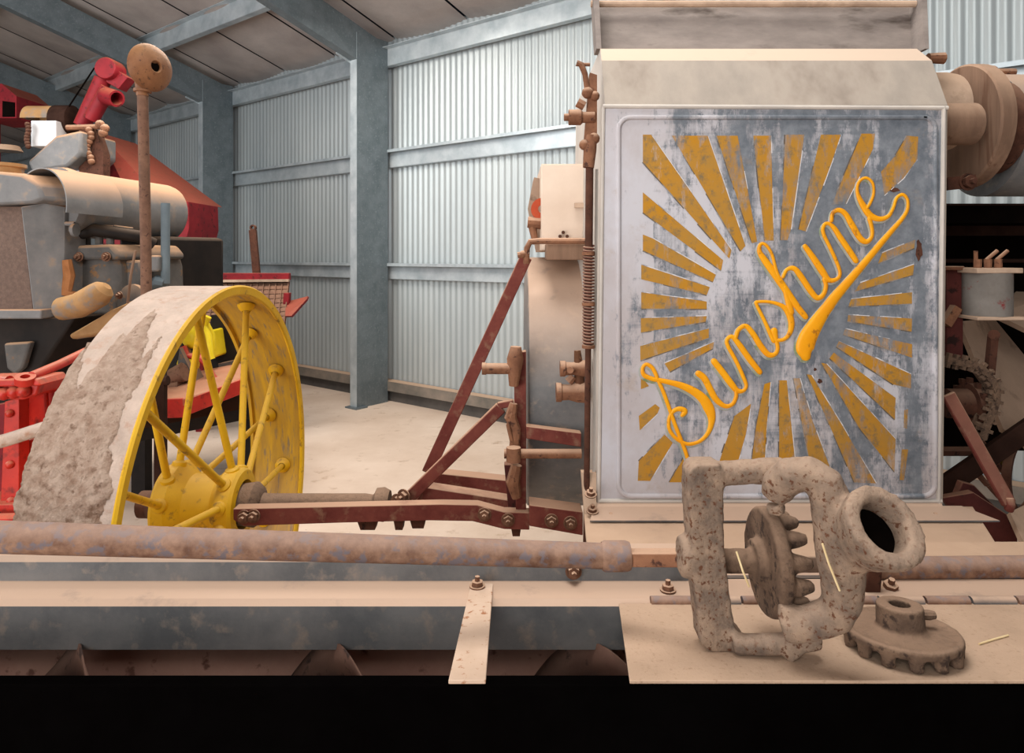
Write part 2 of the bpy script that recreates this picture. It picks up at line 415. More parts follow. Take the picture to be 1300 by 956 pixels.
addr((980, 390), 3.823, [
 [(370, 38), (680, 55), (678, 118), (365, 68)],
 [(355, 105), (680, 180), (680, 245), (345, 132)],
 [(325, 165), (675, 325), (675, 395), (590, 375), (312, 192)],
 [(300, 220), (600, 440), (597, 545), (280, 247)],
 [(660, 495), (655, 590), (640, 585), (642, 500)],
 [(240, 270), (265, 275), (600, 640), (595, 800), (420, 580)],
 [(170, 325), (192, 330), (345, 580), (505, 855), (400, 850), (300, 620)],
 [(105, 345), (135, 345), (200, 560), (290, 800), (195, 800), (160, 640)],
 [(35, 355), (72, 355), (118, 800), (35, 800)],
 [(630, 690), (662, 690), (640, 840), (620, 838)]])
addr((790, 400), 3.824, [
 [(690, 335), (720, 325), (700, 560), (690, 760), (622, 760), (650, 540)],
 [(545, 490), (625, 430), (600, 580), (548, 760), (455, 760)],
 [(228, 812), (300, 690), (330, 740), (330, 812)],
 [(80, 710), (205, 580), (245, 620), (135, 805), (75, 805)],
 [(80, 490), (160, 432), (182, 450), (170, 480), (85, 560)],
 [(90, 295), (130, 345), (90, 360)],
 [(205, 235), (445, 130), (440, 162), (230, 275)],
 [(87, 150), (420, 65), (420, 110), (88, 220)],
 [(90, 15), (410, 5), (405, 32), (90, 85)]])
m = MB()
for pl in rays:
    vs = [m.v(Q(x, y, F0 - .0006)) for x, y in pl]; f = m.face(vs)
bmesh.ops.triangulate(m.bm, faces=m.bm.faces[:])
rm = m
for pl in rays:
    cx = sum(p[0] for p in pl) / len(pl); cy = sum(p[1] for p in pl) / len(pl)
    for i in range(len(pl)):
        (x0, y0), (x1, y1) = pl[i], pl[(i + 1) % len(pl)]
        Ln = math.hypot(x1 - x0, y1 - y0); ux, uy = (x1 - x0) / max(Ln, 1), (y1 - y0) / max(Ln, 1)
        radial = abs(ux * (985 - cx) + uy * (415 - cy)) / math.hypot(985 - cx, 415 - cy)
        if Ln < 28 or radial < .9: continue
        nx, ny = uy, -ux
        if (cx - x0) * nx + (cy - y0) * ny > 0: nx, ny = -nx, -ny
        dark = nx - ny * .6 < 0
        mi, w = (1, 1.3) if dark else (2, 1.1)  # painted emboss: shade strip on one side, highlight on the other
        k = 6
        for q in range(k):
            if random.random() < .22: continue
            a, b = q / k, (q + 1) / k; wa = w * random.uniform(.7, 1.3)
            pa = (x0 + (x1 - x0) * a, y0 + (y1 - y0) * a); pb = (x0 + (x1 - x0) * b, y0 + (y1 - y0) * b)
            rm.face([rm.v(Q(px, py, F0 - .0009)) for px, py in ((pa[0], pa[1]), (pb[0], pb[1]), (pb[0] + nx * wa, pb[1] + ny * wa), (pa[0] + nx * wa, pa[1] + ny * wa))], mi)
MT['emboss_shade'] = grime('painted emboss shade', '#5d5348', '#6f675e', 40, spots='#8d8a88', sscale=30, slo=.5, shi=.6, rough=.7)
MT['emboss_highlight'] = grime('painted emboss highlight', '#c9c8cc', '#dcdbdc', 40, spots='#8a8d92', sscale=30, slo=.5, shi=.62, rough=.7)
rm.build('sunburst_rays', ['ray', 'emboss_shade', 'emboss_highlight'], housing)
# --- raised script "Sunshine"
strokes = []
def adds(reg, sc, sts):
    for st in sts: strokes.append([(reg[0] + u / sc, reg[1] + v / sc, w / sc) for u, v, w in st])
RA, SA, RB, SB, RC, SC = (800, 440), 5.311, (920, 300), 4.78, (1000, 210), 5.03
adds(RA, SA, [
 [(190, 232, 26), (225, 310, 28), (265, 420, 28), (300, 520, 28), (335, 610, 28), (370, 700, 28), (402, 806, 26)],
 [(185, 225, 26), (172, 185, 28), (145, 140, 28), (108, 120, 26), (84, 148, 26), (92, 190, 32), (140, 215, 32), (190, 226, 32), (260, 240, 36), (350, 265, 46), (430, 304, 56), (490, 352, 66), (528, 412, 74), (548, 470, 58), (545, 530, 40), (520, 590, 30), (470, 638, 26), (400, 658, 26), (340, 640, 26), (290, 600, 26), (262, 550, 26), (262, 490, 26), (288, 440, 28), (330, 420, 34), (368, 436, 42), (352, 462, 30)],
 [(460, 182, 44), (500, 215, 46), (540, 290, 46), (580, 358, 42), (640, 402, 32), (690, 388, 28), (714, 340, 28), (714, 296, 28)],
 [(565, 100, 44), (620, 170, 46), (680, 250, 46), (720, 296, 38), (762, 298, 26), (783, 265, 26), (765, 210, 28), (720, 110, 28), (665, 10, 28)]])
adds(RB, SB, [
 [(25, 678, 26), (12, 640, 26), (25, 615, 26), (50, 612, 28), (90, 660, 36), (150, 745, 38), (213, 824, 34)],
 [(68, 612, 28), (85, 566, 28), (128, 545, 30), (170, 590, 36), (220, 668, 38), (265, 718, 36), (305, 715, 28), (322, 680, 26), (310, 620, 30), (300, 575, 44)],
 [(298, 632, 34), (280, 600, 28), (240, 510, 24), (192, 412, 22), (200, 398, 20), (270, 398, 20), (340, 418, 26), (385, 460, 42), (405, 530, 40), (393, 590, 30), (360, 625, 24), (320, 632, 24)],
 [(345, 290, 22), (312, 205, 22), (287, 110, 20), (252, 55, 20), (220, 47, 22), (210, 90, 30), (240, 142, 42), (290, 212, 46), (345, 290, 46), (400, 370, 44), (450, 440, 40), (490, 488, 36)],
 [(365, 315, 34), (385, 385, 42), (402, 460, 42)],
 [(355, 246, 22), (378, 203, 24), (420, 195, 32), (460, 240, 38), (520, 330, 38), (562, 374, 34), (600, 352, 28), (615, 300, 28), (605, 262, 30)],
 [(488, 62, 32), (540, 135, 40), (590, 210, 44), (632, 266, 34), (680, 260, 24), (700, 228, 22), (685, 170, 24), (640, 70, 24), (605, 0, 24)]])
adds(RC, SC, [
 [(234, 453, 26), (224, 410, 26), (240, 374, 24), (270, 375, 26), (300, 405, 34), (335, 460, 38), (390, 540, 40), (435, 608, 38)],
 [(280, 352, 26), (290, 302, 28), (330, 286, 32), (370, 312, 36), (410, 380, 42), (460, 462, 40), (500, 488, 34), (534, 462, 26), (540, 415, 26), (522, 340, 32)],
 [(505, 275, 20), (530, 235, 20), (549, 180, 20), (543, 115, 20), (503, 80, 20), (460, 100, 20), (444, 150, 22), (455, 205, 32), (490, 270, 44), (530, 322, 44), (590, 343, 34), (645, 322, 26), (675, 270, 22), (697, 208, 22), (735, 186, 22), (766, 222, 22), (764, 285, 24), (730, 342, 28), (690, 388, 32), (600, 492, 40), (500, 612, 46), (400, 728, 54), (310, 832, 66), (258, 900, 74)]])
adds(RB, SB, [[(640, 412, 68), (600, 462, 76), (545, 545, 96), (505, 615, 112), (485, 680, 112), (490, 722, 70)]])
def smooth(st, k=5):
    out = []; n = len(st)
    for i in range(n - 1):
        p = [Vector(st[max(0, min(n - 1, i + j))]) for j in (-1, 0, 1, 2)]
        for s in range(k):
            t = s / k
            out.append(.5 * ((2 * p[1]) + (-p[0] + p[2]) * t + (2 * p[0] - 5 * p[1] + 4 * p[2] - p[3]) * t * t + (-p[0] + 3 * p[1] - 3 * p[2] + p[3]) * t ** 3))
    out.append(Vector(st[-1])); return out
def ribbon(m, st, grow, h, dx=0, dy=0):
    s = smooth(st); n = len(s); prof = ((-1, 0), (-.9, .6), (-.5, .95), (0, 1), (.5, .95), (.9, .6), (1, 0))
    rows = []
    def ring(x, y, w, tx, ty, k):
        px, py = -ty, tx
        return [m.v(Q(x + dx + px * w * c * k, y + dy + py * w * c * k, F0 - .0008 - h * (g if k > .5 else g * .6))) for c, g in prof]
    for i in range(n):
        a, b = s[max(0, i - 1)], s[min(n - 1, i + 1)]; t = Vector((b.x - a.x, b.y - a.y)).normalized()
        w = s[i].z / 2 + grow
        if i == 0:
            for off, k in ((.95, .25), (.7, .72)): rows.append(ring(s[i].x - t.x * w * off, s[i].y - t.y * w * off, w, t.x, t.y, k))
        rows.append(ring(s[i].x, s[i].y, w, t.x, t.y, 1))
        if i == n - 1:
            for off, k in ((.7, .72), (.95, .25)): rows.append(ring(s[i].x + t.x * w * off, s[i].y + t.y * w * off, w, t.x, t.y, k))
    for A, B in zip(rows, rows[1:]):
        for j in range(len(prof) - 1): m.face([A[j], A[j + 1], B[j + 1], B[j]])
m = MB()
for i, st in enumerate(strokes): ribbon(m, st, 0, .0045 + .00007 * i)
m.build('script_lettering', 'letter', housing, sharp=70)
m = MB()
for i, st in enumerate(strokes): ribbon(m, st, .9, .0012 + .00003 * i, -1.4, 1.8)
m.build('lettering_outline', 'letter_shadow', housing, sharp=70)
# rust holes in the paint
for x, y, w, h in ((1136, 241, 6, 3), (1167, 318, 4, 13), (1041, 484, 3, 3), (1035, 469, 2, 2)):
    m = MB(); m.prism([Q(x + w * math.cos(a) * (1 + .3 * math.sin(5 * a)), y + h * math.sin(a) * (1 + .2 * math.cos(3 * a)), F0 - .0007) for a in [2 * PI * k / 14 for k in range(14)]], (0, .0005, 0)); m.build('rust_patch', 'rust_dark', housing)
# base angle with bolts
m = MB()
m.prism([Vector((.175, 1.44, .709)), Vector((.955, 1.44, .709)), Vector((.99, 1.375, .703)), Vector((.158, 1.375, .703))], (0, 0, -.003))
m.prism([Q(757, 640, 1.443), Q(1196, 640, 1.443), Q(1205, 665, 1.40), Q(752, 665, 1.40)], (0, .003, .003))
m.build('base_angle', 'zinc_dusty', H)
for px, py in ((750, 624), (752, 645), (752, 660), (775, 656), (1172, 659), (1186, 656), (1193, 665)):
    m = MB(); m.bolt(P(px, py + 4, 1.41), (0, -.35, 1), .0085); m.build('bolt', 'bolt', H)
m = MB(); m.prism([Vector((.155, 1.47, .697)), Vector((1.0, 1.47, .697)), Vector((.91, 1.268, .697)), Vector((.14, 1.268, .697))], (0, 0, -.012))
m.build('deck_plate', 'tan_sheet', H, bevel=.002)
m = MB(); m.prism([Q(738, 600, 1.46), Q(757, 600, 1.46), Q(757, 690, 1.40), Q(745, 690, 1.40)], (0, .02, 0)); m.build('corner_plate', 'tan_sheet', H)
# hopper above
m = MB(); d1, d0 = 1.66, 1.61
m.prism([P(760, 70, d0), P(1163, 70, d0), P(1157, 6, d1), P(753, 6, d1)], (0, .006, 0))
m.prism([P(754, 70, d0), P(760, 70, d0), P(757, 6, d1), P(750, 4, d1)], (0, -.05, 0))
m.prism([P(1158, 70, d0), P(1163, 70, d0), P(1161, 6, d1), P(1154, 6, d1)], (0, -.05, 0))
hop = m.build('hopper', 'hopper', H)
m = MB(); m.tube([P(750, 5, d1 - .03), P(1162, 5, d1 - .03)], .008, 10); m.build('rolled_rim', 'tan_sheet', hop)
# latch gear at the housing's top left corner
m = MB()
m.prism([Q(742, 178), Q(758, 178), Q(758, 95), Q(749, 92), Q(746, 130)], (0, .02, 0))
m.tube([Q(732, 80), Q(738, 82), Q(743, 95), Q(745, 112)], [.007, .007, .006, .006], 8)
m.tube([Q(733, 82), Q(749, 82)], .004, 8)
m.lathe(Q(722, 149), (1, 0, 0), [(0, -.01), (.008, -.01), (.008, 0), (.017, 0), (.017, .025), (.012, .03), (.012, .055), (0, .055)], 14)
m.tube([Q(733, 130), Q(742, 135)], .01, 8); m.ball(Q(746, 118), .013); m.ball(Q(755, 122), .011); m.ball(Q(742, 184), .012); m.ball(Q(754, 176), .013)
m.build('latch', 'rust', H)
# spring rod
m = MB(); m.tube([Q(751, 172), Q(749, 190), Q(747, 213)], [.012, .014, .012], 12); m.build('rod_eye', 'rust', H)
m = MB(); m.tube([Q(748.5, 213), Q(747.5, 322)], .0085, 16); m.build('rod_sleeve', 'rust_dark', H)
m = MB(); m.tube([Q(748, 318), Q(744, 690)], .0065, 14); m.build('rod', 'rust_dark', H)
m = MB(); pts = []; turns = 32
for k in range(turns * 10 + 1):
    a = 2 * PI * k / 10; f = k / (turns * 10); c = Q(747.5 - .8 * f, 312 + 128 * f)
    pts.append(c + Vector((math.cos(a) * .0105, math.sin(a) * .0105, 0)))
m.tube(pts, .0026, 6); m.build('coil_spring', 'spring', H)
for y in (322, 386, 440):
    m = MB(); m.cyl(Q(747, y - 2), Q(747, y + 2), .014, 14); m.build('spring_seat', 'rust', H)
m = MB(); m.bar(Q(757.5, 215, 1.47), Q(753, 640, 1.47), .006, .012, (1, 0, 0)); m.build('guide_strip', 'side_sheet', H)

# --- fan drum and chute behind
dc = Vector((0, 2.12, .86))
m = MB(); m.lathe(Vector((.042, dc.y, dc.z)), (1, 0, 0), [(0, 0), (.37, 0), (.376, .004), (.376, .3), (0, .3)], 56); m.build('fan_drum', 'zinc_dusty', H)
m = MB(); m.prism([P(687, 208, 1.9), P(760, 208, 1.9), P(760, 318, 1.9), P(687, 318, 1.9)], (0, .35, 0)); ub = m.build('upper_box', 'pale_sheet', H, bevel=.003)
m = MB(); m.prism([P(729, 258, 1.895), P(745, 258, 1.895), P(745, 264, 1.895), P(729, 264, 1.895)], (0, -.012, 0)); m.build('bracket', 'tan_sheet', ub)
for x, y, r in ((711, 300, .004), (715, 295, .004), (720, 300, .004)): 
    m = MB(); m.cyl(P(x, y, 1.897), P(x, y, 1.885), r + .001, 8); m.build('rivet', 'rust_dark', ub)
m = MB(); m.prism([P(694, 309, 1.8), P(760, 309, 1.8), P(760, 330, 1.8), P(694, 330, 1.8)], (0, .1, 0)); m.build('wooden_strip', 'wood', H, bevel=.003)
m = MB(); m.tube([P(668, 335, 1.78), P(669, 315, 1.78), P(673, 307, 1.78), P(685, 306, 1.78), P(760, 306, 1.78)], .0085, 10); m.build('clamp_rod', 'rust', H)
m = MB(); m.ball(P(664, 323, 1.78), .011); m.tube([P(657, 324, 1.78), P(672, 322, 1.78)], .008, 8); m.build('clamp_nut', 'rust', H)
m = MB(); m.prism([P(678, 225, 2.0), P(692, 228, 2.0), P(692, 320, 2.0), P(682, 320, 2.0), P(671, 262, 2.0)], (0, .12, 0)); m.build('side_chute', 'tan_dark', H)
m = MB(); m.lathe(P(688, 266, 1.95), (0, -1, 0), [(.012, 0), (.032, 0), (.032, .02), (.012, .02)], 20, closed=True); m.build('pulley', grime('orange red paint', '#a8452a', '#bb5836', 10, dust=.5), H)
m = MB(); m.tube([P(670, 282, 1.94), P(692, 284, 1.94)], [.016, .018], 10); m.tube([P(676, 288, 1.94), P(680, 310, 1.94)], [.012, .008], 8); m.build('bearing', 'rust', H)

# --- red frame between wheel and drum
def flat(name, pts, d, t, mat='red', parent=H, bevel=.002):
    m = MB(); m.prism([P(x, y, d) for x, y in pts], (0, t, 0)); return m.build(name, mat, parent, bevel=bevel)
flat('side_bar', [(296, 646), (430, 643), (560, 640), (606, 641), (640, 650), (672, 651), (672, 673), (640, 672), (600, 662), (545, 661), (430, 664), (310, 668), (296, 660)], 1.70, .035)
flat('cross_bar', [(541, 619), (600, 628), (656, 637), (656, 648), (522, 642)], 1.80, .05)
flat('rear_bar', [(556, 601), (652, 611), (652, 632), (543, 617)], 1.92, .05)
flat('frame_plate', [(672, 641), (740, 650), (740, 680), (672, 668)], 1.66, .06)
flat('lower_strip', [(668, 541), (738, 550), (738, 568), (668, 557)], 1.70, .03)
flat('post', [(652, 448), (668, 446), (668, 655), (655, 655)], 1.72, .03)
flat('post', [(640, 590), (652, 590), (662, 655), (646, 655)], 1.76, .03, 'red_dark')
m = MB(); m.bar(P(543, 600, 1.86), P(668, 326, 1.82), .033, .012, (1, 0, 0)); m.build('brace', 'red', H, bevel=.002)
m = MB(); m.bar(P(515, 636, 1.78), P(636, 517, 1.76), .032, .014, (1, 0, 0)); m.bar(P(632, 515, 1.76), P(652, 511, 1.76), .018, .014); m.build('brace', 'red', H, bevel=.003)
m = MB(); m.tube([P(640, 576, 1.67), P(738, 576, 1.67)], .012, 12); m.cyl(P(652, 568, 1.66), P(652, 586, 1.66), .018, 12); m.build('cross_rod', 'rust', H)
m = MB(); m.tube([P(614, 468, 1.7), P(650, 468, 1.7)], .014, 14); m.cyl(P(612, 468, 1.7), P(617, 468, 1.7), .0155, 14); m.build('stub_shaft', 'rust', H)
m = MB()
m.tube([P(655, 440, 1.7), P(654, 456, 1.7), P(652, 490, 1.7)], [.014, .022, .012], 10)
m.tube([P(652, 512, 1.7), P(648, 530, 1.7), P(655, 545, 1.7), P(652, 580, 1.7)], [.01, .016, .012, .014], 8)
m.tube([P(650, 525, 1.69), P(645, 540, 1.69), P(651, 566, 1.69)], .005, 8)
m.tube([P(656, 590, 1.7), P(651, 612, 1.7), P(656, 632, 1.7)], [.014, .018, .012], 8)
m.build('linkage', 'rust', H)
for y0, r, nm in ((468, .019, 'valve'), (498, .023, 'valve')):
    m = MB(); x0 = 711 if y0 == 468 else 706
    m.lathe(P(x0, y0, 1.62), (1, 0, 0), [(0, 0), (r, 0), (r, .012), (r * .85, .014), (r * .8, .03), (r * 1.05, .05), (r * 1.1, .07), (0, .07)], 18)
    if y0 == 498: m.tube([P(722, 485, 1.62), P(728, 478, 1.62)], [.012, .009], 8)
    else: m.tube([P(725, 470, 1.61), P(724, 470, 1.58)], .008, 8)
    m.tube([P(733, 445, 1.62), P(735, 470, 1.62), P(737, 505, 1.62)], [.008, .012, .012], 8)
    m.build(nm, 'rust', H)
for x, y, d in ((615, 653, 1.70), (645, 660, 1.70), (700, 661, 1.66), (724, 664, 1.66), (310, 656, 1.70), (322, 655, 1.70)):
    m = MB(); m.bolt(P(x, y, d), (0, -1, 0), .0115); m.build('bolt', 'bolt', H)
m = MB(); m.bolt(P(505, 636, 1.76), (-.5, -1, 0), .013); m.build('bolt', 'bolt', H); m = MB(); m.bolt(P(513, 630, 1.76), (-.5, -1, 0), .013); m.build('bolt', 'bolt', H)
for x, y, w in ((466, 664, 14), (506, 664, 7), (530, 662, 11), (655, 672, 7)):
    m = MB(); m.prism([P(x - w, y - 6, 1.74), P(x + w, y - 6, 1.74), P(x + w * .7, y + 9, 1.74), P(x - w * .6, y + 9, 1.74)], (0, .03, 0)); m.build('hanger', 'rust_dark', H)
# --- axle
m = MB(); yA, zA = 1.8, .58
m.lathe((-.79, yA, zA), (1, 0, 0), [(0, 0), (.05, 0), (.054, .08), (.058, .11), (.045, .125), (.03, .13), (.028, .14), (.028, .40), (.025, .42), (.03, .425), (.042, .43), (.044, .45), (.036, .465), (0, .465)], 24)
axle = m.build('axle', 'cast_dark', H)
# --- spoked wheel
XL, XR, RW = -.91, -.733, .58
m = MB(); c = Vector((0, yA, zA))
m.lathe(c, (1, 0, 0), [(RW, XL), (RW, XR), (RW - .006, XR + .002), (RW - .014, XR + .001), (RW - .014, XR - .008), (RW - .010, XR - .012), (RW - .010, XL + .012), (RW - .022, XL + .01), (RW - .022, XL)], 128, closed=True)
wheel = m.build('wheel', ['yellow_in', 'tread'], H, sharp=30)
for f in wheel.data.polygons:
    q = f.center + H.location - c
    r = math.hypot(q.y, q.z); nrm = f.normal
    if r > RW - .002 and abs(nrm.x) < .3 and (nrm.y * q.y + nrm.z * q.z) > 0: f.material_index = 1
m = MB(); m.lathe(c, (1, 0, 0), [(RW - .001, XR - .006), (RW + .002, XR), (RW - .002, XR + .005), (RW - .022, XR + .004), (RW - .026, XR), (RW - .022, XR - .006)], 128, closed=True)
m.build('rim_flange', 'yellow', wheel)
# hub
m = MB(); m.lathe(c, (1, 0, 0), [(.05, -.915), (.1, -.915), (.108, -.905), (.108, -.875), (.1, -.865), (.08, -.845), (.074, -.80), (.074, -.775), (.086, -.765), (.094, -.755), (.094, -.72), (.088, -.712), (.064, -.71), (.06, -.74), (.05, -.78)], 40, closed=True)
m.build('hub', 'yellow', wheel)
m = MB(); m.lathe(c, (-1, 0, 0), [(0, .90), (.05, .90), (.05, .94), (.035, .96), (.035, .985), (0, .985)], 18); m.build('hub_cap', 'rust_dark', wheel)
for k in range(20):
    th = math.radians(-7 + 18 * k); left = k % 2 == 1
    dr = Vector((0, math.cos(th), math.sin(th)))
    hx = -.885 if left else -.738; rx = -.80 if not left else -.845
    hr = .105 if left else .09
    th2 = th + (math.radians(8) if left else math.radians(-8))
    dh = Vector((0, math.cos(th2), math.sin(th2)))
    a = c + dh * (hr - .012) + Vector((hx, 0, 0)); b = c + dr * (RW - .012) + Vector((rx, 0, 0))
    ax = (b - a).normalized()
    m = MB(); m.tube([a, b], .0095, 12)
    m.lathe(a + ax * .008, ax, [(0, 0), (.019, 0), (.018, .012), (.01, .017)], 12)
    m.lathe(b - ax * .004, -ax, [(0, 0), (.026, 0), (.021, .012), (.012, .02)], 14)
    m.build('spoke', 'yellow', wheel)
# mud crust on the tread
m = MB(); na, nw = 330, 60; grid = {}
for i in range(na + 1):
    th = math.radians(78) + math.radians(170) * i / na       # from near the top over the front to below
    for j in range(nw + 1):
        f = j / nw; x = XL - .006 + (XR - XL + .006) * f
        edge = .86 - .18 * noise.noise(Vector((th * 3, 2, 0))) - .08 * noise.noise(Vector((th * 14, 5, 0))) - .05 * noise.noise(Vector((th * 40, 9, 0)))
        start = math.radians(124) + .35 * noise.noise(Vector((f * 3, 7, 1))) + .12 * noise.noise(Vector((f * 14, 3, 1)))
        k1 = max(0, min(1, (edge - f) / .07)); k2 = max(0, min(1, (th - start) / .5))
        nz = .5 + .5 * noise.fractal(Vector((x * 45, th * 26, 0)), 1, 2, 4)
        nz2 = noise.fractal(Vector((x * 130, th * 75, 4)), .8, 2, 3)
        h = (k1 * k2) ** .7 * (.005 + .007 * max(0, nz) + .004 * nz2)
        r = RW + (h if h > .0008 else -.004)
        ex = -.006 * noise.noise(Vector((th * 20, 1, 8))) if j == 0 else 0
        grid[i, j] = (m.v(c + Vector((x + ex, math.cos(th) * r, math.sin(th) * r))), h)
for i in range(na):
    for j in range(nw):
        q = [grid[i, j], grid[i + 1, j], grid[i + 1, j + 1], grid[i, j + 1]]
        if max(z[1] for z in q) > .0008: m.face([z[0] for z in q])
for v in [v for v in m.bm.verts if not v.link_faces]: m.bm.verts.remove(v)
m.build('mud_crust', 'mud', wheel, sharp=60)

# --- right hand side of the harvester
m = MB(); m.lathe((.9, 1.70, 1.60), (1, 0, 0), [(0, 0), (.095, 0), (.098, .17), (.094, .195), (.08, .205), (0, .206)], 36); m.build('shaft_housing', 'tan_sheet', H)
m = MB(); m.lathe((.9, 1.62, 1.555), (1, 0, 0), [(0, 0), (.05, 0), (.05, .20), (.04, .21), (0, .21)], 24); m.build('end_cap', 'wood', H)
wc = Vector((1.153, 1.75, 1.573))
m = MB(); m.lathe(wc, (1, 0, 0), [(0, 0), (.152, 0), (.157, .004), (.157, .036), (.152, .04), (0, .04)], 48); m.build('wooden_pulley', 'wood', H)
m = MB(); m.lathe(wc + Vector((.05, .02, 0)), (1, 0, 0), [(0, 0), (.12, 0), (.12, .06), (0, .06)], 32); m.build('pulley_core', 'rust_dark', H)
m = MB(); m.lathe(wc + Vector((.115, .08, -.01)), (1, 0, 0), [(0, 0.02), (.15, 0.0), (.162, .0), (.162, .5), (0, .5)], 48); m.build('grey_drum', 'zinc_dusty', H)
m = MB(); m.tube([wc + Vector((.12, .06, .158)), wc + Vector((.19, .06, .158))], .01, 8); m.ball(wc + Vector((.13, .06, .162)), .014); m.build('top_clip', 'rust', H)
m = MB(); m.tube([P(1178, 74, 1.6), P(1198, 74, 1.6)], [.012, .014], 10); m.build('top_pin', 'rust', H)
m = MB(); m.bar(P(1200, 234, 1.62), P(1236, 230, 1.62), .03, .02); m.bolt(P(1228, 231, 1.61), (0, -1, 0), .014); m.build('pulley_bracket', 'rust_dark', H)
# black body painted in for the dark void behind
m = MB(); m.box((1.75, 2.45, .98), (1.7, .1, .86)); m.box((1.75, 2.2, 1.36), (1.7, .5, .05)); m.build('rear_void', 'black', H)
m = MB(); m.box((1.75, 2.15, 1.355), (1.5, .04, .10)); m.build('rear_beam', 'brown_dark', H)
m = MB(); m.tube([P(1195, 331, 2.05), P(1330, 331, 2.05)], .006, 8); m.tube([P(1195, 345, 2.05), P(1330, 345, 2.05)], .006, 8); m.build('rear_rod', 'brown_dark', H)
# tank with bolts
m = MB(); tc = P(1253, 400, 1.6); tr = .051
m.lathe(tc, (0, 0, 1), [(0, 0), (tr, 0), (tr, .1), (0, .1)], 32); tank = m.build('oil_tank', grime('stained grey tin', '#6e6862', '#85807a', 12, spots='#7d2a2c', sscale=26, slo=.62, shi=.7, dust=.6), H)
m = MB(); m.box(tc + Vector((0, 0, -.004)), (.112, .1, .008)); m.box(tc + Vector((-.004, 0, .106)), (.106, .1, .012)); m.build('end_plate', 'tan_sheet', tank, bevel=.002)
for dx in (-.036, -.012, .012):
    m = MB(); m.cyl(tc + Vector((dx, -.02, .112)), tc + Vector((dx, -.02, .132)), .0085, 8); m.tube([tc + Vector((dx - .004, -.02, .13)), tc + Vector((dx + .022 * (1 if dx > -.03 else -.2), -.02, .152))], .0045, 8)
    m.build('tank_bolt', 'rust', tank)
flat('tank_post', [(1202, 342), (1223, 342), (1223, 456), (1202, 456)], 1.62, .03, 'red_dark')
flat('post_cap', [(1198, 338), (1225, 338), (1225, 343), (1198, 343)], 1.60, .05, 'rust')
m = MB(); m.bar(P(1200, 412, 1.61), P(1214, 390, 1.61), .02, .02); m.build('bracket', 'rust', H)
m = MB(); m.bar(P(1261, 425, 1.58), P(1256, 475, 1.58), .017, .015, (1, 0, 0)); m.cyl(P(1262, 425, 1.57), P(1262, 425, 1.6), .012, 12); m.build('lever', 'rust_dark', H)
# pale chutes sloping to the right
m = MB(); m.prism([P(1218, 408, 1.9), P(1262, 404, 2.1), P(1345, 505, 1.95), P(1330, 600, 1.75), P(1300, 560, 1.75), P(1274, 545, 1.75)], (.0, .015, -.01)); m.build('chute', 'tan_dark', H)
m = MB(); m.prism([P(1262, 398, 1.85), P(1290, 370, 2.1), P(1350, 372, 2.1), P(1350, 440, 1.8)], (0, .015, -.01)); m.build('chute', 'tan_dark', H)
# chain and sprocket
sc0 = P(1228, 512, 1.62)
m = MB(); m.cyl(sc0 + Vector((-.05, 0, 0)), sc0 + Vector((.02, 0, 0)), .035, 18); m.lathe(sc0, (1, 0, .0), [(0, 0), (.05, 0), (.05, .012), (0, .012)], 18)
for k in range(12):
    a = 2 * PI * k / 12; m.box(sc0 + Vector((.006, math.cos(a) * .055, math.sin(a) * .055)), (.01, .012, .012))
m.build('sprocket', 'rust_dark', H)
cpts = [(1203, 457), (1213, 459), (1223, 460), (1234, 464), (1243, 470), (1250, 478), (1256, 488), (1258, 500), (1256, 512), (1252, 524), (1247, 536), (1243, 548)]
for k, (x, y) in enumerate(cpts):
    x2, y2 = cpts[min(k + 1, len(cpts) - 1)]; x1, y1 = cpts[max(k - 1, 0)]
    p = P(x, y, 1.57); dr = (P(x2, y2, 1.57) - P(x1, y1, 1.57)).normalized(); u = Vector((0, 1, 0)); q = dr.cross(u)
    RR = Matrix((dr, u, q)).transposed(); m = MB()
    wv = q * .016 if y < 470 else Vector((.016, 0, 0))
    for s in (-1, 1): m.box(p + u * s * .018, (.026, .006, .016), RR)
    m.tube([p + dr * .009 - u * .022, p + dr * .009 + u * .022], .0075, 8)
    m.box(p - dr * .008 - u * .014, (.008, .012, .034), RR)
    m.build('chain_link', 'cast_dark', H)
m = MB(); m.tube([P(1195, 573, 1.7), P(1235, 573, 1.7)], .012, 10); m.build('cross_shaft', 'rust_dark', H)
m = MB(); m.bar(P(1203, 500, 1.52), P(1281, 640, 1.46), .03, .012, (1, 0, 0)); m.tube([P(1281, 632, 1.46), P(1283, 641, 1.455), P(1280, 648, 1.46)], .01, 8); m.build('brace', 'red', H, bevel=.003)
m = MB(); m.bar(P(1192, 622, 1.68), P(1330, 528, 1.62), .045, .02); m.build('brace', 'brown_dark', H, bevel=.002)
flat('lower_plate', [(1197, 632), (1236, 625), (1292, 662), (1292, 690), (1255, 690), (1210, 650)], 1.55, .02, 'red_dark')
flat('lower_plate', [(1222, 612), (1237, 616), (1275, 655), (1240, 650), (1215, 630)], 1.60, .02, 'red_dark')
m = MB(); m.lathe(P(1292, 600, 1.75), (.55, -.83, 0), [(.09, 0), (.1, 0), (.1, .02), (.09, .02)], 32, closed=True); m.build('guard_ring', 'rust_dark', H)
m = MB(); m.tube([P(1290, 560, 1.72), P(1278, 575, 1.72), P(1275, 600, 1.72)], [.012, .014, .012], 10); m.build('yellow_guard', grime('olive yellow paint', '#7a6524', '#8d7530', 10), H)
m = MB(); m.prism([P(1282, 650, 1.5), P(1335, 625, 1.8), P(1335, 700, 1.45), P(1300, 690, 1.42)], (0, .01, -.01)); m.build('side_sheet', 'tan_sheet', H)
m = MB()
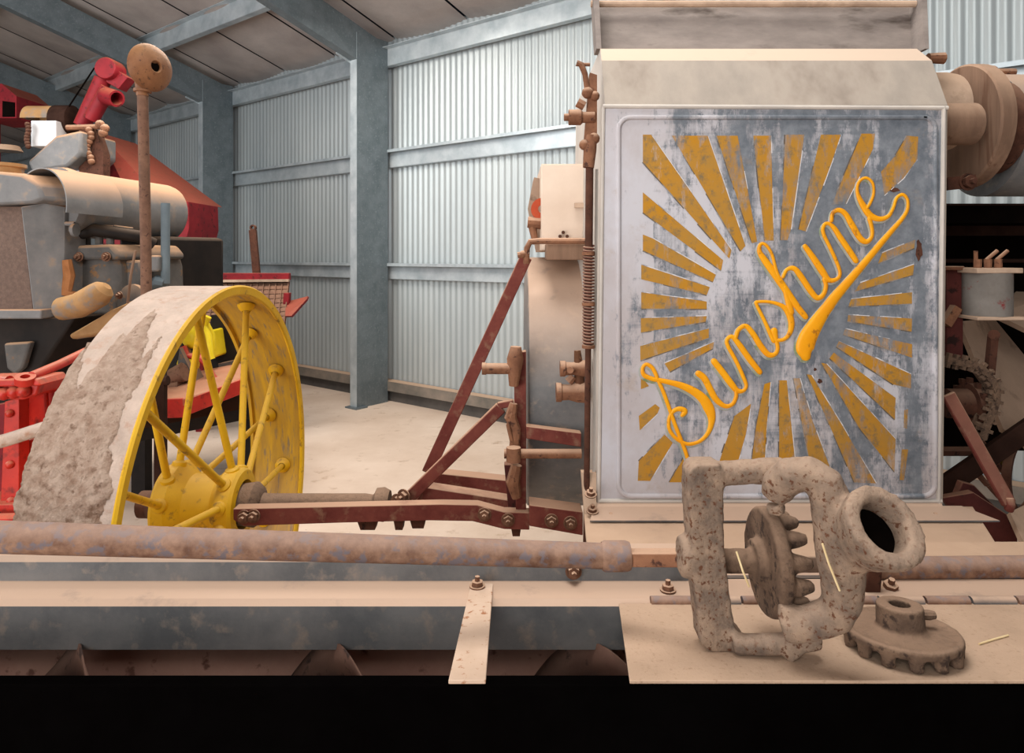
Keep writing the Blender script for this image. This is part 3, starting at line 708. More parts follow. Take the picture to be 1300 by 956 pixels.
for x, y in ((1245, 560), (1262, 585), (1255, 615), (1240, 600)): m.tube([P(x, y, 1.72), P(x + 12, y + 14, 1.72), P(x + 20, y + 10, 1.72)], .008, 8)
m.build('linkage', 'rust_dark', H)

# ------------------------------------------------------------------ header platform in the foreground
G = thing('header_platform', 'grey channel rail with rusty strap and hinged dusty deck plate across the foreground', 'platform', (0, 1.08, 0))
def profx(pts, x0, x1, mat, name, parent=G, t=.004, bevel=.0015):
    m = MB()
    ins = []
    # strip thickness t along the polyline (y, z)
    v = [Vector((0, y, z)) for y, z in pts]; n = len(v); off = []
    for i in range(n):
        d = (v[min(n - 1, i + 1)] - v[max(0, i - 1)]).normalized(); off.append(v[i] + Vector((0, -d.z, d.y)) * t)
    loop = v + off[::-1]
    m.prism([Vector((x0, p.y, p.z)) for p in loop], (x1 - x0, 0, 0)); return m.build(name, mat, parent, bevel=bevel)
profx([(1.05, .632), (1.05, .6985), (1.056, .702), (1.120, .702)], -1.4, 1.4, 'zinc_dusty', 'channel_rail', t=.004, bevel=0)
profx([(1.108, .703), (1.116, .705), (1.119, .735), (1.124, .741), (1.16, .745)], -1.4, .33, 'zinc_dusty', 'rail_upstand', t=.003, bevel=0)
m = MB(); m.tube([(.33, 1.135, .703), (1.4, 1.135, .703)], .006, 8); m.build('rail_bead', 'zinc_dusty', G)
# strap
m = MB(); s0, s1 = P(612, 741, 1.10), P(593, 866, .816)
s0.z = .7085; s1.z = .729
m.prism([s0 + Vector((-.018, 0, 0)), s0 + Vector((.018, 0, 0)), Vector((s1.x + .0225, s1.y, s1.z)), Vector((s1.x - .0225, s1.y, s1.z))], (0, 0, -.005))
m.build('strap', grime('rust spotted strap', '#c3a892', '#d2b9a4', 10, spots='#a06a48', sscale=75, slo=.6, shi=.68, rough=.85), G, bevel=.001)
m = MB(); m.bolt(P(606, 748, 1.085) * 1 + Vector((0, 0, .004)), (0, 0, 1), .0085); m.build('bolt', 'bolt', G)
m = MB(); m.bolt(P(848, 752, 1.08) + Vector((0, 0, .003)), (0, 0, 1), .0085); m.build('bolt', 'bolt', G)
m = MB(); m.bolt(P(728, 725, 1.112), (0, -1, 0), .009); m.build('bolt', 'bolt', G)
TILT = .1065
def zpl(y): return .7045 + TILT * (1.045 - y)
def onplate(px, py):
    k = (py - HY) / F; return P(px, py, (CAMZ - .7045 - TILT * 1.045) / (k - TILT))
# deck plate on the right
m = MB(); pa, pb = onplate(786, 767), onplate(800, 866)
m.prism([Vector((pa.x, 1.045, .7045)), Vector((1.3, 1.045, .7045)), Vector((1.3, .815, zpl(.815))), Vector((pb.x, .815, zpl(.815)))], (0, 0, -.004))
m.build('deck_plate', 'plate', G, bevel=.001)
m = MB(); m.box((0, .828, .622), (3.2, .02, .20)); m.build('added_front_beam', 'void', G, bevel=.002)  # added beam, its near-black colour makes the dark below the deck
m = MB(); m.prism([P(825, 742, 1.112), P(895, 742, 1.112), P(900, 766, 1.052), P(826, 766, 1.052)], (0, 0, .003)); m.build('hinge_leaf', 'tan_sheet', G, bevel=.001)
for i in range(9):
    a = 826 + i * 58; m = MB(); r = .0065
    m.tube([P(a, 764, 1.048), P(a + 55, 764, 1.048)], .0085, 12); m.build('hinge_knuckle', 'zinc_dusty' if i % 2 else 'rust_pipe', G)
# dusty upper rail right
m = MB(); m.box((.93, 1.232, .683), (1.2, .064, .05)); m.build('upper_rail', 'tan_sheet', G, bevel=.003)
flat('bracket', [(1102, 724), (1122, 712), (1118, 758), (1098, 758)], 1.075, .02, 'rust_dark', G)
m = MB(); m.bolt(P(1130, 748, 1.09), (0, -.3, 1), .010); m.build('bolt', 'bolt', G)
# trough with auger below
m = MB()
m.box((0, 1.17, .58), (3.2, .01, .22)); m.box((0, 1.0, .475), (3.2, .36, .01)); m.box((-1.595, 1.0, .58), (.01, .36, .22)); m.box((1.595, 1.0, .58), (.01, .36, .22))
m.build('trough', 'trough', G)
m = MB(); ax0 = Vector((-1.5, 1.03, .558)); m.cyl(ax0, ax0 + Vector((3.0, 0, 0)), .035, 16); m.build('auger_shaft', 'brown_dark', G)
m = MB(); pitch = .40; prev = None
for k in range(int(3.0 / pitch * 36) + 1):
    a = 2 * PI * k / 36 + .9; x = pitch * k / 36
    q = (m.v(ax0 + Vector((x, math.cos(a) * .034, math.sin(a) * .034))), m.v(ax0 + Vector((x, math.cos(a) * .085, math.sin(a) * .085))))
    if prev: m.face([prev[0], prev[1], q[1], q[0]])
    prev = q
o = m.build('auger_flight', 'auger', G); sm = o.modifiers.new('thick', 'SOLIDIFY'); sm.thickness = .003

# ------------------------------------------------------------------ drive shaft with yoke
S = thing('drive_shaft', 'long rusty pipe shaft running along the grey channel rail into the cast yoke', 'shaft', P(300, 690, .95))
pl, pr = P(-90, 679, .86), P(772, 706, .965)
m = MB(); nn = 14; m.tube([pl.lerp(pr, k / nn) for k in range(nn + 1)], [.0203 - .0029 * k / nn for k in range(nn + 1)], 24); m.build('pipe', 'rust_pipe', S)
m = MB(); m.lathe(P(764, 706, .965), (1, 0, 0), [(0, 0), (.019, 0), (.021, .004), (.021, .034), (.019, .04), (0, .04)], 20); m.build('coupling', 'rust_pipe', S)
m = MB(); m.bar(P(796, 708, .962), P(862, 708, .935), .020, .020); m.build('square_shaft', 'rust', S, bevel=.002)
Y = thing('cast_yoke', 'speckled rusty cast iron yoke with toothed wheel and open pipe socket on deck plate', 'yoke', P(985, 825, .88))
def cast(name, fn, mat='cast', vox=.0035, sm=6, disp=.0025, parent=Y):
    m = MB(); fn(m); o = m.build(name, mat, parent, sharp=180)
    r = o.modifiers.new('remesh', 'REMESH'); r.mode = 'VOXEL'; r.voxel_size = vox; r.use_smooth_shade = True
    s = o.modifiers.new('smooth', 'SMOOTH'); s.factor = .6; s.iterations = sm
    if disp:
        t = bpy.data.textures.new(name, 'CLOUDS'); t.noise_scale = .012; t.noise_depth = 3
        d = o.modifiers.new('rough', 'DISPLACE'); d.texture = t; d.strength = disp; d.texture_coords = 'LOCAL'
    return o
def P2(x, y, d): return P(x, y, d * .928)
def frame(m):
    d = .955
    m.prism([P2(874, 600, d), P2(884, 590, d), P2(915, 590, d), P2(919, 612, d), (P2(921, 700, d)), P2(928, 760, d), P2(934, 800, d), P2(948, 812, d), P2(948, 829, d), P2(902, 829, d), P2(890, 818, d), P2(884, 760, d), P2(879, 700, d), P2(874, 640, d)], (0, .042, 0))
    m.tube([P2(890, 603, .975), P2(930, 600, .975), P2(965, 598, .972), P2(995, 600, .965)], [.016, .0165, .017, .021], 14)
    m.tube([P2(930, 818, .952), P2(980, 818, .945), P2(1030, 813, .94), P2(1042, 812, .94)], [.013, .0135, .0135, .012], 14)
    m.tube([P2(985, 596, .965), P2(985, 582, .965)], [.014, .011], 12)
    m.tube([P2(1000, 822, .94), P2(1008, 838, .935)], [.012, .010], 10)
    m.lathe(P2(862, 706, .985), (1, 0, 0), [(0, 0), (.026, 0), (.028, .006), (.024, .02), (.027, .04), (0, .05)], 20)
cast('frame', frame)
def arm(m):
    m.tube([P2(986, 630, .945), P2(988, 616, .94), P2(1004, 603, .925), P2(1028, 600, .915), P2(1046, 612, .905), P2(1056, 640, .90), P2(1063, 672, .895), P2(1067, 705, .893), P2(1070, 735, .893), P2(1069, 762, .895), P2(1060, 780, .90), P2(1035, 789, .907), P2(1008, 794, .913), P2(992, 796, .917)],
           [.019, .022, .023, .021, .023, .025, .028, .029, .026, .024, .023, .0215, .021, .018], 18)
    m.tube([P2(984, 640, .945), P2(986, 652, .945)], [.013, .012], 12)
    m.tube([P2(1000, 783, .915), P2(1001, 768, .915)], [.014, .012], 12)
    # socket
    o = P2(1076, 694, .90); ax = (P2(1128, 666, .835) - o).normalized()
    m.lathe(o, ax, [(0, 0), (.030, 0), (.036, .025), (.043, .05), (.048, .068), (.048, .078), (.033, .079), (.029, .075), (.029, .022), (0, .022)], 32)
    lug = P2(1152, 706, .85); side = (lug - o) - ax * (lug - o).dot(ax); side.normalize(); m.tube([o + ax * .062 + side * .038, o + ax * .066 + side * .052], [.014, .010], 10)
arm_o = cast('socket_arm', arm)
m = MB(); o_ = P2(1076, 694, .90); ax_ = (P2(1128, 666, .835) - o_).normalized()
m.lathe(o_ + ax_ * .045, ax_, [(0, 0), (.0295, 0), (.0295, .004), (0, .004)], 24); m.build('bore_shade', 'black', Y)  # black disc painted in for the shade inside the bore
def gear(m):
    gc = P2(966, 712, .985)
    m.lathe(gc, (1, 0, 0), [(0, -.012), (.028, -.012), (.03, 0), (.066, 0), (.07, .004), (.07, .016), (.064, .02), (0, .02)], 40)
    for k in range(12):
        a = 2 * PI * (k + .3) / 12; dr = Vector((0, math.cos(a), math.sin(a))); sd = Vector((0, -math.sin(a), math.cos(a)))
        b0 = gc + dr * .05 + Vector((.016, 0, 0))
        m.tube([gc + dr * .052 + Vector((.012, 0, 0)), gc + dr * .056 + Vector((.03, 0, 0)), gc + dr * .055 + Vector((.046, 0, 0))], [.0125, .0115, .007], 10)
    m.tube([gc + Vector((-.06, 0, 0)), gc + Vector((.02, 0, 0))], .016, 16)
cast('bevel_gear', gear, 'cast_dark', .003, 3, .002)
# loose gear
gN = Vector((0, TILT, 1)).normalized(); gU = Vector((1, 0, 0)); gV = gN.cross(gU)
gc = Vector(((1145 - CX) / F * .8955, .8955, zpl(.8955)))
gg = thing('ring_gear', 'loose dusty iron gear lying flat with raised hub on deck plate', 'gear', gc)
def lg(m):
    m.lathe(gc, gN, [(.012, .008), (.055, .008), (.055, .014), (.064, .014), (.0705, .016), (.072, .021), (.071, .026), (.066, .028), (.061, .025), (.034, .026), (.029, .029), (.0285, .056), (.026, .058), (.013, .058)], 56, closed=True)
    for k in range(13):
        a = 2 * PI * (k + .2) / 13; q = gc + gU * math.cos(a) * .063 + gV * math.sin(a) * .063
        m.tube([q + gN * .0005, q + gN * .018], [.0085, .0095], 8)
cast('gear_body', lg, 'cast_dark', .0022, 2, .0012, gg)
m = MB(); b0 = gc + gN * .043 + gU * .026; m.tube([b0, b0 + gU * .012, b0 + gU * .02], [.006, .0065, .005], 10); m.build('set_screw', 'cast_dark', gg)
# rusty shaft right
m = MB(); a, b = P(1085, 722, 1.13), P(1420, 719, 1.14)
m.tube([a, b], .0185, 24); o = m.build('shaft', 'rust_pipe'); 
tag(o, 'short rusty spotted shaft right of the cast yoke, above the hinge', 'shaft')
# straw
def straw(pts, label):
    m = MB(); m.tube(pts, .0013, 6); tag(m.build('straw_stalk', 'straw'), label, 'straw', 'loose straw stalks')
dz = Vector((0, 0, .0016))
straw([onplate(1243, 819) + dz, onplate(1262, 813) + dz, onplate(1280, 808) + dz], 'pale straw stalk on deck plate right of the loose gear')
straw([P(1044, 690, .80), P(1052, 715, .798), P(1066, 750, .80)], 'bent straw stalk caught on the front of the socket arm')
straw([P(935, 700, .875), P(943, 725, .865), P(951, 745, .87)], 'thin straw stalk hanging beside the yoke toothed wheel')

# ------------------------------------------------------------------ grey tractor at the left
T = thing('tractor', 'old dusty grey tractor with radiator, long tank and bare engine behind the wheel', 'tractor', P(60, 520, 3.0) * 1)
T.location.z = 0
for o in ():
    pass
dT = 3.0
rad = flat('radiator_core', [(-60, 262), (28, 262), (42, 394), (-60, 396)], dT + .01, .12, 'core', T)
m = MB()
m.prism([P(26, 262, dT), P(57, 258, dT), P(84, 262, dT + .1), P(82, 392, dT + .1), P(52, 402, dT), P(42, 398, dT)], (.02, .12, 0)); m.build('radiator_side', 'grey_paint', T, bevel=.006)
m = MB(); m.prism([P(-60, 393, dT - .02), P(52, 393, dT - .02), P(52, 405, dT - .02), P(-60, 405, dT - .02)], (0, .12, 0)); m.build('radiator_base', 'grey_paint', T, bevel=.006)
m = MB()
m.prism([P(-60, 216, dT - .03), P(-10, 217, dT - .03), P(28, 222, dT - .03), P(48, 234, dT - .03), P(54, 252, dT - .03), P(40, 258, dT - .03), P(-60, 263, dT - .03)], (.20, .28, 0)); m.build('hood', 'grey_paint', T, bevel=.012)
m = MB(); m.lathe(P(5, 222, dT + .15), (0, 0, 1), [(0, 0), (.075, 0), (.08, .03), (.09, .035), (.09, .05), (0, .055)], 24); m.build('filler_cap', 'orange_rust', T)
t0, t1 = P(70, 257, 3.15), P(214, 272, 3.75)
m = MB(); m.lathe(P(50, 262, 3.02), t1 - t0, [(.168, 0), (.174, 0), (.174, .27), (.170, .28), (.166, .27)], 40, a0=-1.75, a1=1.75, closed=True); m.build('hood_skirt', 'grey_paint', T)
m = MB(); dd = (t1 - t0); m.lathe(t0, dd, [(0, 0), (.165, 0), (.168, .03), (.165, .05), (.158, .06), (.158, dd.length - .04), (.15, dd.length - .01), (.1, dd.length + .02), (0, dd.length + .03)], 32); m.build('fuel_tank', 'grey_paint', T)
eng = MB(); eng.prism([P(84, 325, 3.2), P(146, 322, 3.2), P(150, 340, 3.2), P(152, 400, 3.2), P(84, 402, 3.2)], (.12, .4, 0)); eng.build('engine_block', 'engine', T, bevel=.02)
m = MB(); m.prism([P(84, 312, 3.17), P(140, 310, 3.17), P(150, 322, 3.17), P(150, 330, 3.17), P(84, 330, 3.17)], (.12, .4, 0)); m.build('engine_head', 'engine', T, bevel=.025)
for x in (100, 135): 
    m = MB(); m.bolt(P(x, 326, 3.165), (0, -1, 0), .015); m.build('bolt', 'bolt', T)
m = MB(); m.tube([P(78, 392, 2.95), P(100, 388, 2.93), P(125, 374, 2.9), P(132, 367, 2.9), P(136, 363, 2.9)], [.05, .055, .055, .045, .02], 16); m.build('exhaust_elbow', 'orange_rust', T)
m = MB(); m.prism([P(85, 425, 3.05), P(140, 395, 3.05), P(185, 372, 3.1), P(185, 420, 3.1), P(150, 420, 3.05), P(90, 432, 3.05)], (.1, .4, 0)); m.build('crankcase', 'orange_rust', T, bevel=.03)
m = MB(); m.lathe(P(172, 388, 3.15), (-.4, -.9, 0), [(0, 0), (.10, 0), (.10, .02), (.06, .04), (0, .04)], 28); m.build('clutch_cover', 'engine', T)
m = MB(); m.prism([P(150, 300, 3.5), P(205, 300, 3.5), P(205, 372, 3.5), P(150, 372, 3.5)], (.2, .3, 0)); m.build('gearbox', 'engine_dark', T, bevel=.02)
m = MB(); m.prism([P(188, 324, 3.3), P(201, 324, 3.3), P(201, 345, 3.3), P(188, 345, 3.3)], (0, .1, 0)); m.build('magneto', 'grey_paint', T, bevel=.01)
m = MB(); m.tube([P(210, 258, 3.35), P(210, 360, 3.35)], .021, 16); m.tube([P(210, 360, 3.35), P(200, 358, 3.35), P(193, 362, 3.35)], [.03, .035, .03], 10); m.build('drain_pipe', grime('blue grey paint', '#5f6b72', '#6c787e', 8), T)
for p in ([(85, 330), (88, 350), (84, 375)], [(92, 370), (88, 385), (90, 400)]):
    m = MB(); m.tube([P(x, y, 3.1) for x, y in p], [.02, .025, .02], 8); m.build('hose', grime('rusty hose', '#8d5a33', '#a36d44', 20), T)
m = MB(); m.prism([P(-60, 405, 3.05), P(95, 402, 3.05), P(70, 440, 3.05), P(45, 478, 3.05), P(-60, 480, 3.05)], (.1, .3, 0)); m.prism([P(40, 420, 3.2), P(140, 400, 3.3), P(165, 400, 3.3), P(165, 470, 3.3), P(40, 470, 3.2)], (0, .2, 0)); m.build('chassis', 'engine_dark', T, bevel=.01)
m = MB(); m.prism([P(4, 436, 3.0), P(38, 434, 3.0), P(28, 468, 3.0), P(18, 476, 3.0), P(8, 468, 3.0)], (0, .04, 0)); m.build('tow_bracket', 'engine', T, bevel=.01)
m = MB(); m.tube([P(172, 318, 3.05), P(166, 350, 3.05), P(162, 385, 3.05)], .006, 8); m.build('fuel_line', 'wood', T)
for k, (x, y) in enumerate(((95, 305), (110, 303), (126, 302), (140, 303))):
    m = MB(); p = P(x, y, 3.25); m.cyl(p + Vector((0, 0, -.03)), p + Vector((0, 0, .03)), .018, 10); m.tube([p + Vector((0, 0, .03)), p + Vector((.02, .0, .06)), p + Vector((.08, .05, .05))], .007, 6); m.build('spark_plug', 'engine', T)
m = MB(); m.tube([P(86, 300, 3.2), P(120, 292, 3.2), P(175, 300, 3.3), P(195, 310, 3.35)], .03, 12); m.build('manifold', 'engine_dark', T)
m = MB(); m.cyl(P(93, 292, 3.1), P(97, 292, 3.1), .03, 14); m.tube([P(82, 284, 3.1), P(95, 284, 3.1)], .01, 8); m.build('tap', 'grey_paint', T)
m = MB(); m.prism([P(152, 330, 3.25), P(178, 330, 3.25), P(182, 352, 3.25), P(176, 372, 3.25), P(154, 372, 3.25)], (0, .1, 0)); m.build('side_cover', 'engine', T, bevel=.015)
for x, y in ((152, 375), (190, 372)):
    m = MB(); m.bolt(P(x, y, 3.05), (-.3, -1, 0), .012); m.build('bolt', 'bolt', T)
# underside: axle and wheels keep it on the floor
for x in (-.9, -.1):
    m = MB(); m.lathe(P(60, 560, 3.3) + Vector((x, 0, 0)), (.25, -1, 0), [(.02, 0), (.36, 0), (.38, .02), (.38, .12), (.36, .14), (.02, .14)], 40, closed=True); o = m.build('road_wheel', 'engine_dark', T)
    zmin = min(v.co.z for v in o.data.vertices); o.location.z = -zmin + .002
# intake stack
m = MB(); m.tube([P(186, 400, 2.85), P(185, 300, 2.85), P(181, 118, 2.85)], .0215, 18); stack = m.build('intake_stack', 'stack', T)
m = MB(); sc_ = P(192, 86, 2.85)
m.tube([P(181, 122, 2.85), P(181, 105, 2.85), P(182, 88, 2.85), P(187, 74, 2.85)], [.0235, .030, .044, .052], 18)
axs = Vector((.88, -.47, 0)).normalized()
m.lathe(sc_ + Vector((-.005, 0, 0)), axs, [(0, -.04), (.06, -.036), (.09, -.018), (.1, 0), (.09, .018), (.06, .034), (.026, .042), (.022, .04), (.02, .0), (0, 0)], 32)
m.lathe(P(181, 117, 2.85), (0, 0, 1), [(.022, 0), (.035, 0), (.035, .012), (.022, .012)], 20, closed=True)
m.build('air_cleaner', grime('brown air cleaner', '#70492f', '#875c3d', 14, spots='#563825', dust=.4, dcol=lin('#c79a6c'), rough=.55), stack)
m = MB(); m.lathe(sc_ + Vector((-.005, 0, 0)) + axs * .03, axs, [(0, 0), (.019, 0), (.019, .003), (0, .003)], 18); m.build('cleaner_mouth', 'black', stack)  # black disc stands for the shade inside the mouth

# ------------------------------------------------------------------ red steering frame in front of the tractor
RF = thing('red_implement_frame', 'bright red iron frame with disc wheel left of the muddy spoked wheel', 'frame', Vector((P(40, 600, 2.3).x, 2.3, 0)))
flat('upright', [(6, 510), (24, 505), (24, 650), (0, 655)], 2.28, .05, 'red_bright', RF)
flat('top_block', [(-40, 488), (50, 488), (46, 502), (28, 508), (-40, 506)], 2.25, .14, 'red_bright', RF, .006)
flat('top_cap', [(-40, 483), (46, 481), (52, 490), (-40, 492)], 2.22, .14, 'red_bright', RF, .005)
m = MB()
for x, y in ((5, 500), (18, 498), (30, 497), (-5, 497)): m.ball(P(x, y, 2.24), .022)
m.build('chain_lump', 'red_bright', RF)
m = MB(); m.tube([P(40, 478, 2.24), P(75, 463, 2.4), P(118, 442, 2.6)], .016, 14); m.lathe(P(32, 482, 2.22), (.2, -.3, 1), [(.014, -.012), (.03, -.012), (.03, .012), (.014, .012)], 16, closed=True); m.build('tie_rod', 'red_bright', RF)
m = MB(); m.tube([P(-30, 478, 2.3), P(12, 483, 2.24)], .016, 12); m.build('tie_rod', 'red_bright', RF)
m = MB(); m.lathe(P(70, 555, 2.45), (-.25, -1, 0), [(0, .03), (.05, .03), (.06, .01), (.16, 0), (.19, .02), (.2, .05), (.2, 0), (.19, -.02), (0, -.02)], 40); dw = m.build('disc_wheel', 'red_bright', RF)
m = MB()
for k in range(5):
    a = 2 * PI * k / 5 + .4; cc = P(70, 555, 2.45); u = Vector((1, -.25, 0)).normalized()
    m.tube([cc + (u * math.cos(a) + UP * math.sin(a)) * .05 + Vector((-.005, -.03, 0)), cc + (u * math.cos(a) + UP * math.sin(a)) * .17 + Vector((-.005, -.025, 0))], .008, 8)
m.build('wheel_rib', 'red_bright', dw)
m = MB(); m.tube([P(-40, 572, 2.15), P(10, 558, 2.17), P(60, 542, 2.2)], .021, 16); m.build('tow_bar', 'tread', RF)
flat('cheek_plate', [(-40, 520), (8, 512), (8, 640), (-40, 640)], 2.4, .04, 'red_deep', RF)
flat('rear_beam', [(40, 495), (130, 470), (130, 500), (40, 520)], 2.62, .06, 'red_bright', RF)
flat('foot_plate', [(-40, 642), (32, 640), (32, 648), (-40, 652)], 2.24, .15, 'red_bright', RF)
m = MB(); m.tube([P(-40, 660, 2.2), P(30, 658, 2.2)], .018, 10); m.build('lower_rod', 'red_bright', RF)
for x, y in ((12, 525), (12, 590), (14, 636)):
    m = MB(); m.ball(P(x, y, 2.275), .014); m.build('rivet', 'red_bright', RF)
flat('lower_cheek', [(30, 560), (48, 556), (36, 640), (24, 650)], 2.34, .03, 'red_bright', RF)
m = MB(); m.box(P(10, 640, 2.33) * 1 - Vector((0, 0, .19)), (.1, .1, .3)); o = m.build('support_leg', 'red_deep', RF)
zmin = min(v.co.z for v in o.data.vertices); o.location.z = -zmin

# ------------------------------------------------------------------ red hopper machine far behind the tractor
B = thing('grain_machine', 'red machine with white box, hopper and auger spout behind the grey tractor', 'machine', Vector((P(120, 300, 5.0).x, 5.0, 0)))
dB = 5.0
m = MB(); a = [P(127, 172, dB), P(205, 222, dB - .25), P(237, 254, dB), P(240, 268, dB + .1), P(160, 262, dB - .35), P(130, 245, dB)]
for i, j in ((0, 1), (1, 2)): pass
top = P(125, 168, dB + .05); r1 = P(133, 300, dB - .2); r2 = P(170, 262, dB - .35); r3 = P(205, 252, dB - .3); r4 = P(238, 256, dB); r5 = P(240, 300, dB)
vs = [m.v(p) for p in (top, r1, r2, r3, r4, r5, top + Vector((0, .5, 0)), r4 + Vector((0, .6, 0)))]
m.face([vs[0], vs[1], vs[2]]); m.face([vs[0], vs[2], vs[3]]); m.face([vs[0], vs[3], vs[4]]); m.face([vs[0], vs[4], vs[7], vs[6]])
m.build('hopper', 'red_deep', B, sharp=5)
flat('body', [(131, 295), (170, 262), (205, 252), (239, 256), (240, 290), (232, 320), (218, 400), (131, 400)], dB - .05, .5, 'red_deep', B)
flat('lower_body', [(185, 330), (232, 320), (228, 370), (220, 420), (185, 420)], dB - .2, .1, 'engine_dark', B)
flat('white_box', [(39, 153), (71, 153), (71, 185), (39, 186)], dB - .4, .3, 'white', B, .005)
m = MB(); c0 = P(71, 157, dB - .4)
m.lathe(P(38, 153, dB - .25), (1, 0, 0), [(0, 0), (.1, 0), (.1, .22), (0, .22)], 24, a0=-PI / 2, a1=PI / 2); m.build('round_lid', 'orange_rust', B)
m = MB()
m.lathe(P(72, 153, dB - .25), (1, 0, 0), [(0, 0), (.105, 0), (.105, .12), (0, .16)], 24); m.build('elevator_head', 'brown_dark', B)
m = MB(); m.prism([P(34, 205, dB - .6), P(70, 172, dB - .6), P(103, 165, dB - .6), P(103, 195, dB - .6), P(85, 212, dB - .6), P(40, 218, dB - .6)], (0, .4, 0)); m.build('grey_hood', 'grey_paint', B, bevel=.02)
flat('white_panel', [(50, 212), (101, 210), (101, 232), (50, 232)], dB - .45, .2, 'white', B)
flat('chain_plate', [(100, 162), (121, 164), (131, 195), (131, 232), (100, 232)], dB - .5, .08, 'rust_dark', B)
m = MB()
for k in range(9): m.ball(P(113 + 3 * math.sin(k), 165 + 5 * k, dB - .52), .022)
m.tube([P(85, 162, dB - .5), P(128, 161, dB - .5)], .018, 8)
for x, y in ((127, 158), (133, 163), (131, 169)): m.ball(P(x, y, dB - .52), .03)
m.build('drive_chain', 'rust', B)
m = MB()
for k in range(8): m.ball(P(35 + 1.2 * math.sin(k), 158 + 4 * k, dB - .45), .018)
m.build('drive_chain', 'rust_dark', B)
sp0, sp1 = P(104, 160, dB - .35), P(131, 100, dB - .35)
m = MB(); m.tube([sp0, sp1], .055, 16); m.tube([P(115, 152, dB - .4), P(138, 112, dB - .4)], .05, 16)
m.lathe(P(133, 86, dB - .42), (0, 1, 0), [(0, 0), (.07, 0), (.075, .01), (.075, .13), (0, .13)], 24)
m.prism([P(133, 78, dB - .38), P(162, 98, dB - .38), P(150, 113, dB - .38), P(128, 100, dB - .38)], (0, .1, 0)); m.build('auger_spout', 'red_deep', B, bevel=.003)
m = MB(); m.lathe(P(135, 122, dB - .42), P(155, 127, dB - .5) - P(135, 122, dB - .42), [(0, 0), (.06, 0), (.055, .12), (.042, .12), (.042, .02), (0, .02)], 20); m.build('spout_mouth', 'red_deep', B)
m = MB(); m.tube([P(87, 136, dB - .3), P(120, 86, dB - .3)], .006, 6); m.build('belt', 'black', B)
m = MB(); m.lathe(P(8, 192, dB - .7), (0, 0, 1), [(0, 0), (.09, 0), (.07, .035), (0, .04)], 20); m.build('cap', 'engine', B)
m = MB(); m.box(P(150, 400, dB).xy.to_3d() + Vector((0, .2, .45)), (1.0, .5, .9)); m.build('undercarriage', 'engine_dark', B)
# hanging red box far left
m = MB(); m.prism([P(-30, 108, 5.4), P(2, 106, 5.4), P(21, 122, 5.4), P(21, 150, 5.4), P(2, 150, 5.4), P(-30, 150, 5.4)], (0, .4, 0))
CB = thing('red_auger_box', 'dark red metal box high up at the far left edge', 'machine part', P(0, 150, 5.5))
m.build('box_shell', 'red_deep', CB)
m = MB(); m.prism([P(3, 128, 5.39), P(18, 130, 5.39), P(18, 148, 5.39), P(3, 148, 5.39)], (0, .01, 0)); m.build('dark_opening', 'black', CB)  # black plate stands for the shade inside the opening
m = MB(); m.bar(P(-10, 150, 5.6), Vector((P(-10, 150, 5.6).x, 5.6, 0)), .08, .08, (1, 0, 0)); m.build('post', 'red_deep', CB)

# ------------------------------------------------------------------ slatted walker by the wall
SWd = 4.9
SW = thing('straw_walker', 'rusty slatted straw walker rack on red frame near the wall, behind the wheel', 'rack', Vector((P(310, 400, SWd).x, SWd, 0)))
tl, tr_, br, bl = (258, 358), (367, 357), (360, 425), (246, 440)
def sw(u, v, dz=0): 
    a = Vector(tl).lerp(Vector(tr_), u); b = Vector(bl).lerp(Vector(br), u); q = a.lerp(b, v); return P(q.x, q.y, SWd - .35 * v + dz)
for k in range(12):
    m = MB(); v = (k + .5) / 12
    m.prism([sw(0, v - .030), sw(1, v - .030), sw(1, v + .018), sw(0, v + .018)], (0, .02, .012)); m.build('slat', 'rust_dark', SW)
m = MB()
for u in [i / 14 for i in range(15)]: m.bar(sw(u, 0, .012), sw(u, 1, .012), .006, .03, (1, 0, 0))
m.build('cross_wire', 'rust_dark', SW)
m = MB(); m.prism([sw(0, 0, .05), sw(1, 0, .05), sw(1, 1, .05), sw(0, 1, .05)], (0, .02, 0)); m.build('backing', 'brown_dark', SW)
m = MB(); m.bar(P(236, 351, SWd), P(368, 351, SWd), .05, .05); m.build('top_beam', 'red_deep', SW, bevel=.003)
m = MB(); m.bar(P(258, 357, SWd - .03), P(367, 356, SWd - .03), .018, .02); m.build('edge_strip', 'tan_sheet', SW)
m = MB(); m.prism([P(363, 383, SWd - .1), P(391, 376, SWd - .05), P(389, 380, SWd - .15), P(370, 401, SWd - .3), P(362, 401, SWd - .3)], (0, .03, -.012)); m.build('red_tray', 'red_deep', SW)
flat('end_plate', [(360, 372), (367, 372), (365, 402), (358, 402)], SWd - .15, .05, 'red_deep', SW)
m = MB(); m.bar(P(326, 350, SWd + .05), P(321, 292, SWd + .05), .05, .03, (1, 0, 0)); m.lathe(P(320.5, 289, SWd + .04), (0, 1, 0), [(.012, 0), (.022, 0), (.022, .03), (.012, .03)], 16, closed=True); m.build('lever', 'rust_dark', SW)
m = MB(); m.tube([P(234, 372, SWd - .4), P(245, 343, SWd - .4)], .025, 10); m.build('handle', 'rust', SW)
for x in (255, 355):
    m = MB(); p = P(x, 420, SWd - .1); m.bar(p + Vector((0, 0, .1)), Vector((p.x, p.y, 0)), .05, .05, (1, 0, 0)); m.build('leg', 'red_deep', SW)
